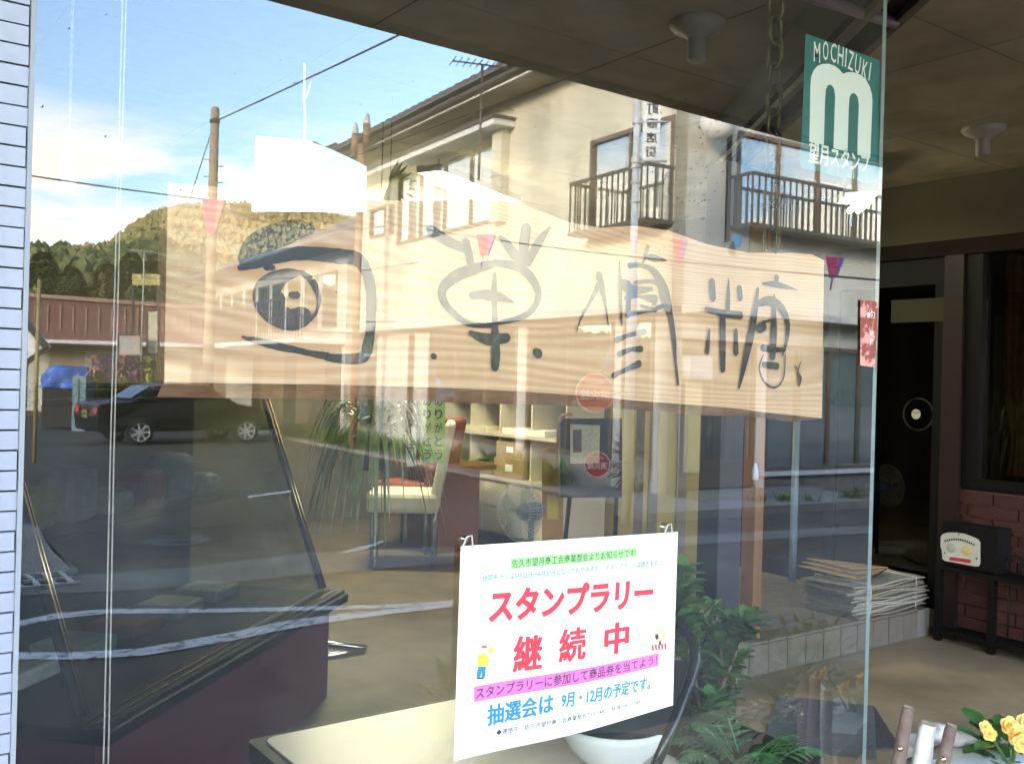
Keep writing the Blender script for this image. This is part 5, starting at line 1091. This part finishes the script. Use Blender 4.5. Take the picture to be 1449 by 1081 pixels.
# ------------------------------------------------------------------ ground marks
def gpoly(pts, name, m_, z=.004, kind='structure', **kw):
    mb = MB(); q = [VZ(x, y) for x, y in pts]; q = [Vector((p.x, p.y, z)) for p in q]; n = len(q) // 2; mb.add(q, [(i, i + 1, len(q) - 2 - i, len(q) - 1 - i) for i in range(n - 1)]); o = mb.build(name, m_, kind=kind); 
    return o
gpoly([(-60, 893), (20, 881), (75, 869), (150, 862), (300, 862), (430, 859), (560, 855), (700, 846), (700, 849), (560, 860), (430, 865), (300, 868), (150, 869), (75, 877), (20, 889), (-60, 901)], 'road_marking', M['paint'])
gpoly([(-60, 925), (20, 925), (100, 925), (200, 919), (330, 896), (400, 881), (480, 870), (560, 862), (700, 849), (700, 853), (560, 869), (480, 880), (400, 893), (330, 908), (200, 930), (100, 935), (20, 935), (-60, 935)], 'road_marking', M['paint'], .008)
gpoly([(350, 703), (380, 699), (412, 695), (412, 698), (380, 702), (350, 706)], 'road_marking', M['paint'], .012)
gpoly([(484, 782), (515, 774), (543, 766), (543, 769), (515, 779), (484, 785)], 'road_marking', M['paint'], .012)
conc = mat('gutter_concrete', (.19, .19, .17), .9, var=.3, scale=2)
gpoly([(-60, 822), (60, 817), (150, 812), (300, 800), (430, 783), (600, 775), (760, 768), (1000, 757), (1300, 740), (1300, 750), (1000, 770), (760, 790), (600, 800), (430, 815), (300, 828), (150, 838), (60, 842), (-60, 850)], 'gutter', conc, .005)
gpoly([(-60, 748), (40, 742), (56, 746), (62, 762), (74, 780), (110, 806), (110, 813), (60, 818), (20, 820), (-60, 823)], 'pavement', M['concrete'], .006)
gpoly([(100, 655), (200, 640), (330, 672), (370, 720), (300, 790), (120, 792), (70, 750)][:6], 'asphalt_patch', M['asphalt_new'], .003)
# kerb and pavement at the foot of the cream house
MB().fbox((C, v_, -u_), -1.5, Rw, 0, .10, .9, 1.5).build('kerb', M['concrete'], kind='structure')
MB().fbox((C, u_, -v_), -.9, 24, 0, .06, .0, .9).build('pavement', M['concrete'], kind='structure')
q = VZ(253, 766); t = thing('manhole_cover', 'round grey manhole cover in the asphalt', 'manhole cover', q); MB().lathe(q, [(.0, .012), (.22, .012), (.225, .0)], 36, smooth=False).build('cover', mat('worn_iron', (.085, .082, .085), .6, var=.4, scale=30), t)
MB().lathe(q + Vector((0, 0, .0)), [(.235, 0), (.235, .014), (.265, .014), (.27, .0)], 36, smooth=False).build('ring', mat('ring_iron', (.10, .10, .10), .6), t)
for r_ in (.06, .11, .16): MB().lathe(q, [(r_, .012), (r_, .017), (r_ + .015, .017), (r_ + .015, .012)], 28, smooth=False).build('relief', M['rail'], t)
q = VZ(36, 826); t = thing('drain_grate', 'square steel drain grate in the gutter beside the tiled wall', 'drain grate', q)
for k in range(6): MB().box(q.x - .28 + k * .105, q.x - .255 + k * .105, q.y - .2, q.y + .2, .006, .025).build('bar', M['steel'], t)
MB().box(q.x - .3, q.x + .3, q.y - .22, q.y - .2, .006, .026).box(q.x - .3, q.x + .3, q.y + .2, q.y + .22, .006, .026).box(q.x - .3, q.x + .3, q.y - .01, q.y + .01, .006, .024).build('frame', M['steel'], t); MB().box(q.x - .3, q.x + .3, q.y - .22, q.y + .22, .004, .0055).build('pit', M['dark'], t)
# weeds and shrubs at the house foot (countless leaves)
mb = MB()
def tuft(p, n, h, w_, sp):
    for _ in range(n):
        a = random.uniform(0, 6.28); d = Vector((cos(a) * random.uniform(.1, 1), sin(a) * random.uniform(.1, 1), random.uniform(.6, 1.6))); mb.leaf(p + Vector((random.gauss(0, sp), random.gauss(0, sp), 0)), d, (0, 0, 1), h * random.uniform(.5, 1.2), w_, .5, 3)
for k in range(46): p = C + u_ * random.uniform(1.5, Lh + 3) - v_ * random.uniform(.15, .7) + Vector((0, 0, .06)); tuft(p, 34, .38, .035, .12)
for k in range(14): p = C + v_ * random.uniform(0, 4) - u_ * random.uniform(.95, 1.4) + Vector((0, 0, .1)); tuft(p, 16, .12, .02, .06)
mb.build('weeds', mat('yellow_green_weeds', (.13, .22, .03), .7, col2=(.05, .10, .02), scale=3), kind='stuff')
# bushes by the left-face foot near the corner
def bush(p, r, h, label, m_, n=420):
    t = thing('bush', label, 'bush', p, 'bushes beside the cream house'); mb = MB(); 
    for _ in range(n):
        d = Vector((random.gauss(0, 1), random.gauss(0, 1), random.gauss(0, 1))).normalized() * random.uniform(.5, 1) ** .5; mb.leaf(p + Vector((d.x * r, d.y * r, h / 2 + d.z * h / 2)), d + Vector((0, 0, .4)), (0, 0, 1), .1, .045, .4, 2)
    mb.build('foliage', m_, t); MB().tube([p, p + Vector((0, 0, h * .6))], [.03, .015], 6).build('stem', M['rail'], t)
for k, (x, z, r, h, lb) in enumerate(((905, 13, .35, .9, 'leafy green bush at the corner pier of the cream house'), (880, 14, .3, 1.1, 'tall green bush just left of the banner pole'), (560, 20, .6, 1.0, 'broad green bush under the far end of the cream house'), (480, 22, .6, .9, 'low bush beside the old house'))):
    p = V(x, 600, z); p.z = 0; p += -v_ * .0; bush(p, r, h, lb, M['leaf'] if k % 2 else M['leafd'])
# ------------------------------------------------------------------ hills
def ridge(b):       # bearing from street axis (rad, virtual) -> elevation tangent
    x = 724.5 + FPX * tan(b - YAW) if abs(b - YAW) < 1.2 else None
    pts = [(-2000, 300), (-600, 330), (-200, 345), (0, 350), (150, 335), (200, 300), (240, 286), (300, 283), (370, 282), (440, 290), (500, 302), (600, 330), (900, 360), (1400, 340), (3000, 400)]
    if x is None: x = 3000 if b > YAW else -2000
    x = max(-2000, min(3000, x)); ys = np.interp(x, [p[0] for p in pts], [p[1] for p in pts]); hor = 540.5 + (x - 724.5) * tan(ROLL)
    return (hor - ys - 17) / FPX * cos(b - YAW)
def ridge2(b):
    x = 724.5 + FPX * tan(b - YAW) if abs(b - YAW) < 1.2 else (3000 if b > YAW else -2000)
    pts = [(-2000, 280), (-400, 290), (0, 310), (35, 316), (70, 323), (100, 322), (140, 325), (175, 318), (215, 300), (260, 330), (330, 375), (420, 420), (520, 450), (3000, 470)]
    x = max(-2000, min(3000, x)); ys = np.interp(x, [p[0] for p in pts], [p[1] for p in pts]); hor = 540.5 + (x - 724.5) * tan(ROLL)
    return (hor - ys - 34) / FPX * cos(b - YAW)
def hn(x, y): return sin(x * .031 + 1.3) * cos(y * .027) + .5 * sin(x * .083 + y * .06) + .3 * sin(x * .19 - y * .17)
def hill(name, rfn, r0, r1, r2, m_, amp):
    def fn(u, v):
        b = -1.45 + 2.9 * u; r = r0 + (r2 - r0) * v; top = rfn(b) * r1
        t = min(1, max(0, (r - r0) / (r1 - r0))); h = top * (t * t * (3 - 2 * t)) if r < r1 else top * max(0, 1 - ((r - r1) / (r2 - r1)) ** 2 * .5)
        x, y = r * sin(b), -r * cos(b); return Vector((x, y - D * 0, -1 + h + EYE * t + amp * hn(x, y) * t * (1 - .7 * t)))
    g = MB(); g.grid(fn, 160, 40); g.build(name, m_, kind='structure'); return fn
h1 = hill('hill', ridge, 170, 380, 620, mat('golden_hill_ground', (.30, .26, .11), 1, var=.4, scale=.03, detail=8), 2.0)
h2 = hill('near_hill', ridge2, 60, 150, 260, mat('dark_hill_ground', (.07, .07, .025), 1, var=.4, scale=.08, detail=8), 1.0)
# unseen ridge, added behind the shop to set how much low sun passes
g = MB()
def hb(u, v):
    b = -2.6 + 5.2 * u; r = 60 + 170 * v; t = sin(pi * v); x, y = r * sin(b), r * cos(b); return Vector((x * 1.6, y, -1 + 26 * t ** 1.3 * (.8 + .2 * hn(x, y) * .5)))
g.grid(lambda u, v: hb(u * .62 + .19, v), 60, 16); g.build('added_back_hill', mat('green_hill_ground', (.07, .08, .03), 1, var=.4, scale=.08, detail=8), kind='structure')
# tree mass: many small rough crowns (a wood nobody could count)
ico = bmesh.new(); bmesh.ops.create_icosphere(ico, subdivisions=1, radius=1); iv = np.array([v.co[:] for v in ico.verts]); ifc = np.array([[v.index for v in f.verts] for f in ico.faces]); ico.free()
ov_ = np.array([(1,0,0),(-1,0,0),(0,1,0),(0,-1,0),(0,0,1),(0,0,-.6)], float); of_ = np.array([(0,2,4),(2,1,4),(1,3,4),(3,0,4),(2,0,5),(1,2,5),(3,1,5),(0,3,5)])
def wood(name, fn, n, vlo, vhi, r0, r1, zs, mats, blo=.02, bhi=.98, iv=iv, ifc=ifc):
    vs, fs, mi = [], [], []; base = 0
    us = rng.uniform(blo, bhi, n); vv_ = rng.uniform(vlo, vhi, n) ** .8; rad = rng.uniform(r0, r1, n)
    for i in range(n):
        p = fn(us[i], vv_[i]); jit = iv * (1 + rng.uniform(-.38, .38, (len(iv), 1))); s = rad[i]; zz_ = zs * rng.uniform(.75, 1.35)
        v = jit * np.array([s, s, s * zz_]); 
        if zs > 1.4: k = np.clip(1 - (v[:, 2] / (s * zz_)) * .6, .3, 1.5)[:, None]; v[:, :2] *= k
        v = v + np.array([p.x, p.y, p.z + s * zz_ * .7]); vs.append(v); fs.append(ifc + base); base += len(iv); mi += [int(rng.integers(0, len(mats)))] * len(ifc)
    me = bpy.data.meshes.new(name); me.from_pydata(np.concatenate(vs).tolist(), [], np.concatenate(fs).tolist())
    for m_ in mats: me.materials.append(m_)
    me.polygons.foreach_set('material_index', mi); me.update(); o = link(name, me); tag(o, kind='stuff')
gold = [mat('autumn_crown_a', (.38, .33, .14), 1, var=.2, scale=.6), mat('autumn_crown_b', (.34, .30, .125), 1, var=.2, scale=.6), mat('autumn_crown_c', (.29, .27, .11), 1, var=.2, scale=.6)]
drk = [mat('pine_crown_a', (.13, .17, .06), 1, var=.5, scale=.9), mat('pine_crown_b', (.19, .21, .08), 1, var=.5, scale=.9), mat('pine_crown_c', (.28, .26, .10), 1, var=.5, scale=.9)]
wood('hillside_forest', h1, 42000, .04, .50, .6, 1.5, 1.0, gold, .25, .8, ov_, of_)
wood('pine_forest', h2, 20000, .08, .50, .35, .95, 1.15, drk, .2, .85)
# a few separate pines along the near ridge
for k, (x, z, h_) in enumerate(((60, 95, 9), (100, 92, 8), (150, 90, 10), (215, 88, 11), (185, 100, 8))):
    h_ *= .55
    p = V(x, 430, z); gz = h2(min(1, max(0, (math.atan2(p.x, -p.y) + 1.45) / 2.9)), min(1, max(0, (p.xy.length - 60) / 200))).z; p.z = gz
    t = thing('pine_tree', ['dark pine at the far left of the wooded slope', 'rounded dark pine second from the left on the slope', 'tall dark pine in the middle of the wooded slope', 'highest dark pine just left of the wooden board', 'dark pine between the middle and the highest pine'][k], 'tree', p, 'pines on the near slope')
    MB().tube([p - Vector((0, 0, .3)), p + Vector((0, 0, h_ * .9))], [.22, .06], 6).build('trunk', M['brown'], t); mb = MB()
    for _ in range(1800):
        f = random.random(); r_ = sin(pi * (f * .85 + .12)) * h_ * .26 + .15; a = random.uniform(0, 6.28); q = p + Vector((cos(a) * r_ * random.uniform(.3, 1), sin(a) * r_ * random.uniform(.3, 1), h_ * (.18 + .85 * f))); mb.leaf(q, (cos(a), sin(a), random.uniform(-.3, .5)), (0, 0, 1), .42, .3, .4, 2)
    mb.build('crown', drk[k % 3], t)
# ------------------------------------------------------------------ flies and dirt on the glass
mb = MB()
for _ in range(150):
    x, y = random.gauss(1000, 42), random.gauss(265, 60)
    if _ > 110: x, y = random.uniform(60, 1230), random.uniform(20, 420)
    c = PY(x, y, -.002); r_ = random.uniform(.0006, .0015) * (.7 if _ > 110 else 1); mb.disc(c, r_, 5, (0, 1, 0))
mb.build('dirt_specks', mat('dirt_speck', (.07, .055, .04), .9), kind='stuff')
# ------------------------------------------------------------------ newspapers on the step
zp = .2
n0 = PX(1310, 880, 5.0); base = Vector((4.12, 2.30, zp))
p = PZ(1270, 905, zp); base = Vector((p.x + .02, sy0 + .05, zp)); print('NEWS', base, 'edge', PZ(1205, 890, zp), PZ(1315, 880, zp))
npm = [mat('newspaper_a', (.40, .34, .24), .9, var=.35, scale=50), mat('newspaper_b', (.33, .28, .21), .9, var=.4, scale=70), mat('newspaper_c', (.46, .41, .33), .9, var=.3, scale=60)]
L0 = PZ(1200, 880, zp); R0 = PZ(1313, 900, zp); wN = .50; xa_, xb_ = PY(1207, 885, sy0 + .03).x, PY(1312, 885, sy0 + .03).x; wN = xb_ - xa_; xL = xa_; print('NEWS W', wN)
ns_ = [('lower tied newspaper bundle on the tiled step', zp, 8), ('upper tied newspaper bundle under the cardboard', zp + .085, 9)]
for lb, zz0, nn_ in ns_:
    t = thing('newspaper_bundle', lb, 'newspapers', (xL, sy0 + .03, zz0), 'newspaper bundles')
    for k in range(nn_):
        a = random.uniform(-.05, .05); c = Vector((xL + wN / 2 + random.uniform(-.012, .012), sy0 + .22 + random.uniform(-.02, .015), zz0 + .0055 + k * .0098)); ex_, ey_ = Vector((cos(a), sin(a), 0)), Vector((-sin(a), cos(a), 0)); w2, d2 = wN / 2 * random.uniform(.94, 1), .17
        mb = MB()
        def pg(u, v): return c + ex_ * (w2 * (2 * u - 1)) + ey_ * (d2 * (2 * v - 1)) + Vector((0, 0, .006 * sin(9 * u + k) * (1 - v) + .003 * sin(14 * v + k * 2)))
        top_f = lambda u, v: pg(u, v) + Vector((0, 0, .004)); mb.grid(top_f, 8, 4, smooth=False); mb.grid(lambda u, v: pg(u, v) - Vector((0, 0, .004)), 8, 4, smooth=False)
        mb.grid(lambda u, v: pg(u, 0) + Vector((0, -.004 * sin(pi * v), -.004 + .008 * v)), 8, 2); mb.grid(lambda u, v: pg(1, u) + Vector((.004 * sin(pi * v), 0, -.004 + .008 * v)), 5, 2)
        mb.build('newspaper', npm[random.randrange(3)], t)
    for x in (xL + .16, xL + wN - .13): z1 = zz0 + nn_ * .0098 + .004; MB().tube([(x, sy0 + .40, zz0), (x, sy0 + .40, z1), (x, sy0 + .2, z1 + .003), (x + .01, sy0 + .035, z1), (x + .005, sy0 + .032, zz0)], .0025, 5).build('twine', mat('white_twine', (.7, .68, .62), .8), t)
for k in range(3):
    z1 = zp + .19 + k * .018; x0 = xL + .02 + k * .04; t = MB().prism([(x0, sy0 + .02 + k * .05, z1 + .03), (x0 + .25, sy0 + .05, z1 + .045 - k * .01), (x0 + .46, sy0 + .22, z1 - .05), (x0 + .40, sy0 + .42, z1 - .02), (x0, sy0 + .42, z1 + .04)], (0, 0, .006)).build('cardboard_sheet', card); pnorm(t); tag(t, ['lowest folded cardboard sheet on the newspapers', 'middle folded cardboard sheet on the newspapers', 'top folded cardboard sheet on the newspapers'][k], 'cardboard', 'cardboard sheets')
# ------------------------------------------------------------------ iron stand with mail box and plate
SX = WX - .42
y0_, y1_ = PX(1325, 880, WX - .25).y, 1.15
f0 = PZ(1327, 905, .03); f1 = PZ(1402, 925, .03)
dv = (f1 - f0).normalized(); sv = Vector((dv.y, -dv.x, 0)); sv = -sv if sv.dot(AX) < 0 else sv
t = thing('iron_stand', 'black iron plant stand against the brick wall', 'stand', f0)
LW = (f1 - f0).length; tz = P(1402, 816, (f1 - CAM).dot(AX)).z
def leg(p): MB().obox(p + Vector((0, 0, tz / 2 - .015)), dv * .018, sv * .018, (0, 0, tz / 2 - .015)).build('leg', M['black'], t)
for p in (f0, f1, f0 + sv * .26, f1 + sv * .26, f1 + dv * LW * 1.0, f1 + dv * LW + sv * .26): leg(p)
for z in (.09, tz):
    MB().obox(f0 + dv * LW + sv * .13 + Vector((0, 0, z - .03)), dv * (LW + .02), sv * .15, (0, 0, .012)).build('shelf', M['black'], t)
for k in range(7): p = f0 + dv * (LW * (k + .5) / 3.5); MB().tube([p + Vector((0, 0, .1)), p + Vector((0, 0, tz - .06))], .005, 6).build('bar', M['black'], t) if k > 3 else None
for k in range(3):
    c = f1 + dv * (.12 + .12 * k) + Vector((0, 0, tz + .06)); MB().tube([c + dv * (.05 * cos(a / 8 * 2 * pi)) + Vector((0, 0, .05 * sin(a / 8 * 2 * pi))) for a in range(9)], .006, 6).build('scroll', M['black'], t)
bx0 = P(1332, 800, (f0 - CAM).dot(AX) - .1); wB = .34; hB = P(1402, 752, (f1 - CAM).dot(AX)).z - tz
t2 = thing('mail_box', 'dark box with white oval-topped plate standing on the iron stand', 'box', f0 + Vector((0, 0, tz)))
MB().obox(f0 + dv * LW * .55 + sv * .12 + Vector((0, 0, tz + hB / 2 - .015)), dv * LW * .52, sv * .12, (0, 0, hB / 2)).build('box', mat('dark_box', (.012, .010, .010), .9, spec=.1, var=.3), t2, bevel=.008)
zpz = (f0 - CAM).dot(AX) - .02
z4 = lambda x, y: (1149 + x / 4.323, 600 + y / 4.323)
fo = f0 - sv * .006
def onface(px, py, d=0): return hit(px, py, tuple(sv), sv.dot(fo) - d)
pl = [(787, 690), (800, 672), (830, 662), (880, 662), (930, 670), (985, 690), (1015, 705), (1027, 725), (1027, 850), (1020, 868), (1000, 870), (815, 836), (797, 825), (793, 765), (786, 750)]
MB().prism([onface(*z4(*p)) for p in pl], sv * .005).build('plate', mat('enamel_white', (.62, .60, .54), .4, var=.1), t2)
MB().poly([onface(*z4(*p), .001) for p in [(838, 818), (850, 812), (968, 828), (974, 845), (962, 850), (840, 832)]]).build('red_band', mat('red_enamel', (.5, .04, .04), .5), t2)
MB().disc(onface(*z4(898, 674), .002), .005, 10, tuple(sv)).disc(onface(*z4(1006, 822), .002), .006, 10, tuple(sv)).disc(onface(*z4(812, 787), .002), .005, 10, tuple(sv)).build('screw', M['rail'], t2)
mb = MB()
for k in range(14): x = 815 + k * 13.5; y = 716 - 22 * sin(pi * (k + .5) / 14) + k * 1.8; a0 = onface(*z4(x, y), .001); mb.obox(a0, dv * .004, sv * .0004, (0, 0, .006))
mb.build('worn_arc_print', M['ink'], t2)
for (cx, cy_, r_, m_) in ((850, 755, .03, mat('grey_oval', (.45, .43, .38), .5)), (945, 775, .03, mat('yellow_oval', (.62, .52, .20), .5))): MB().lathe(onface(*z4(cx, cy_), .0012), [(0, -.004), (r_ * .6, -.003), (r_, .0)], 18, tuple(sv)).build('worn_emblem', m_, t2)
# ------------------------------------------------------------------ door mat
m0 = PZ(1238, 1002, .03); c_ = [PZ(1100, 985, .03), PZ(1237, 1001, .03), PZ(1275, 1061, .03), PZ(1080, 1058, .03)]
t = thing('door_mat', 'dark ribbed grey mat on the porch floor behind the glass edge', 'mat', c_[0]); MB().prism(c_, (0, 0, .008)).build('mat', mat('grey_mat', (.09, .08, .08), .9, var=.3, scale=60), t)
a, b_ = c_[0], c_[1]; d_ = (c_[3] - c_[0])
rb = MB().tube([(0, 0, .009), tuple(b_ - a + Vector((0, 0, .009)))], .003, 4, smooth=False).mesh('rib', mat('mat_rib', (.12, .11, .105), .9))
for k in range(34): f = (k + .5) / 34; o = link('rib', rb, t, d_ * f)
# ------------------------------------------------------------------ log planter with begonias in front of the window
pb = P(1395, 1045, 1.83); ph = pb.z
birch = mat('birch_bark', (.62, .58, .52), .7, col2=(.20, .13, .09), scale=9, stretch=(1, 1, 1), lo=.36, hi=.46, bump=.5)
dkb = mat('dark_branch_bark', (.10, .06, .055), .7, col2=(.19, .13, .10), scale=14, bump=.7); cutw = mat('cut_wood', (.58, .44, .26), .7, var=.3, scale=30)
pl_ = thing('log_planter', 'rustic planter of birch logs and screwed branches at the lower right', 'planter', Vector((pb.x, pb.y, .0)))
z9 = lambda x, y: (1149 + x / 4.323, 831 + y / 4.323)
def log(p0, p1, r0, r1, m_, nm='log'):
    d = (p1 - p0); n = 10; pts = [p0 + d * (k / n) + Vector((random.uniform(-1, 1), random.uniform(-1, 1), random.uniform(-1, 1))) * r0 * .05 for k in range(n + 1)]; rs = [(r0 + (r1 - r0) * k / n) * random.uniform(.95, 1.05) for k in range(n + 1)]
    rs[-1] *= .86; mb = MB(); mb.tube(pts, rs, 16, cap=False); o = mb.build(nm, m_, pl_); dn = d.normalized(); MB().disc(pts[-1], rs[-1], 16, tuple(dn)).build('cut_end', cutw, o); return o
zl_ = 1.80; px_ = 1 / FPX * zl_
log(P(1262, 1130, zl_), P(*z9(590, 728), zl_), 10.5 * px_, 8.5 * px_, dkb, 'branch')
log(P(1294, 1130, zl_ + .02), P(*z9(712, 830), zl_ + .02), 15 * px_, 11.5 * px_, birch, 'branch')
log(P(1322, 1130, zl_ - .02), P(*z9(855, 838), zl_ - .02), 10 * px_, 8 * px_, dkb, 'branch')
log(P(1310, 1031, zl_ + .10), P(1380, 1050, zl_ + .16), 14 * px_, 13 * px_, birch)
log(P(1258, 1100, zl_ + .06), P(1340, 1062, zl_ + .12), 13 * px_, 12 * px_, dkb)
for (x, y, z) in ((538, 985, zl_ - .02), (802, 1050, zl_ - .045)):
    c = P(*z9(x, y), z); MB().lathe(c, [(0, .004), (.004, .004), (.0048, .001), (.0048, -.002)], 14, tuple(-AX)).build('screw', M['gold'], pl_)
pbx = MB(); c0_ = P(1348, 1050, 1.86)
cx_ = P(1400, 1085, 1.88); MB().obox(cx_ + Vector((.06, .0, -.06)), RT * .17, AX * .11, (0, 0, .07)).build('white_liner', mat('white_liner', (.82, .82, .80), .5), pl_)
MB().obox(cx_ + Vector((.06, .0, -.14)), RT * .20, AX * .13, (0, 0, .012)).build('shelf_board', M['polebrown'], pl_)
for (a, b2) in ((-.17, -.1), (.17, -.1), (-.17, .1), (.17, .1)):
    c = cx_ + Vector((.06, 0, 0)) + RT * a + AX * b2; MB().tube([(c.x, c.y, 0), (c.x, c.y, cx_.z - .15)], .018, 8).build('leg', dkb, pl_)
# begonia
bg_ = thing('begonia', 'yellow flowering begonia in the log planter at the lower right corner', 'plant', cx_ + Vector((.08, 0, 0)))
yel2 = mat('yellow_petal', (.82, .58, .17), .85, spec=.15, col2=(.80, .28, .04), scale=30, lo=.3, hi=.5); 
mb = MB(); base = P(1432, 1075, 1.88)
for k in range(46):
    a = random.uniform(0, 6.28); r_ = random.uniform(.01, .11); q = base + Vector((cos(a) * r_, sin(a) * r_ * .9, random.uniform(-.01, .045))); w2 = random.uniform(.028, .045); dd_ = Vector((cos(a), sin(a), random.uniform(.1, .9))); mb.leaf(q, dd_, (0, 0, 1), w2 * 1.3, w2, .25, 4)
mb.build('foliage', mat('begonia_leaf', (.07, .17, .045), .35, var=.5, scale=20), bg_)
def flower(c, r_, fd, npet=11):
    mb = MB(); fd = Vector(fd).normalized(); a_ = fd.orthogonal().normalized(); b_ = fd.cross(a_)
    for ring, (n_, rr, tilt) in enumerate(((5, 1, .15), (5, .75, .55), (4, .45, 1.1))):
        for k in range(n_):
            q = 2 * pi * (k + ring * .5) / n_; d = (a_ * cos(q) + b_ * sin(q)); vs = []; 
            def pf(u, v, d=d, rr=rr, tilt=tilt):
                s = d.cross(fd); w_ = sin(pi * min(1, v * .75 + .12)) * .55 * rr; return c + d * (r_ * rr * v * cos(tilt * v)) + fd * (r_ * (.12 * ring + rr * v * sin(tilt) * .6 + .12 * (2 * u - 1) ** 2)) + s * (r_ * w_ * (2 * u - 1))
            mb.grid(pf, 4, 4)
    mb.lathe(c + fd * r_ * .25, [(r_ * .14, 0), (r_ * .1, r_ * .15), (0, r_ * .2)], 8, tuple(fd), mi=1)
    return mb.build('flower', [yel2, mat('orange_heart', (.75, .25, .03), .6)], bg_)
fdir = (-AX + UP * .35 - RT * .15)
for (x, y, r_, z) in ((1440, 1040, .021, 1.82), (1400, 1038, .014, 1.86), (1394, 1028, .012, 1.87), (1428, 1026, .018, 1.9), (1452, 1022, .02, 1.93), (1446, 1052, .018, 1.8)): flower(P(x, y, z), r_, fdir)
sm2 = MB()
for (x, y, z) in ((1440, 1038, 1.83), (1400, 1036, 1.87), (1428, 1026, 1.91)): sm2.tube([P(x, y, z), base + Vector((0, 0, -.02))], .003, 5)
sm2.build('stem', M['leaf'], bg_)
# green pot plants on the street side, seen mirrored low in the window
for k, (x, y, zv, r_, h_, lb) in enumerate(((1150, 885, 3.1, .22, .35, 'leafy green pot plant outside, mirrored right of the jade plant'), (1120, 930, 2.7, .16, .3, 'small green pot plant outside, mirrored above the mat'), (660, 960, 2.3, .12, .2, 'small green pot plant outside, mirrored left of the poster'))):
    p = V(x, y, zv); b0 = Vector((p.x, p.y, 0)); t = thing('pot_plant', lb, 'plant', b0, 'green pot plants on the street side')
    zt_ = p.z + .02; pot(b0 + Vector((0, 0, zt_ - h_ - .24)) if zt_ - h_ - .24 > 0 else b0, r_ * .6, .24, terr, t)
    if zt_ - h_ - .24 > .02: MB().obox(b0 + Vector((0, 0, (zt_ - h_ - .242) / 2)), (r_ * .5, 0, 0), (0, r_ * .5, 0), (0, 0, (zt_ - h_ - .242) / 2)).build('plant_block', M['concrete'], t)
    mb = MB()
    for _ in range(260):
        d = Vector((random.gauss(0, 1), random.gauss(0, 1), random.gauss(0, 1))).normalized(); mb.leaf(b0 + Vector((0, 0, zt_ - h_ / 2)) + Vector((d.x * r_, d.y * r_, d.z * h_ / 2)) * random.uniform(.3, 1), d + Vector((0, 0, .6)), (0, 0, 1), .05, .03, .3)
    mb.build('foliage', M['leaf'], t)
for o in list(bpy.data.objects):
    if o.type == 'MESH' and o.parent is None and not o.get('kind') and not o.get('category'): print('UNTAGGED', o.name)
print('OBJECTS', len(bpy.data.objects), 'TRIS', sum(len(o.data.polygons) for o in bpy.data.objects if o.type == 'MESH'))
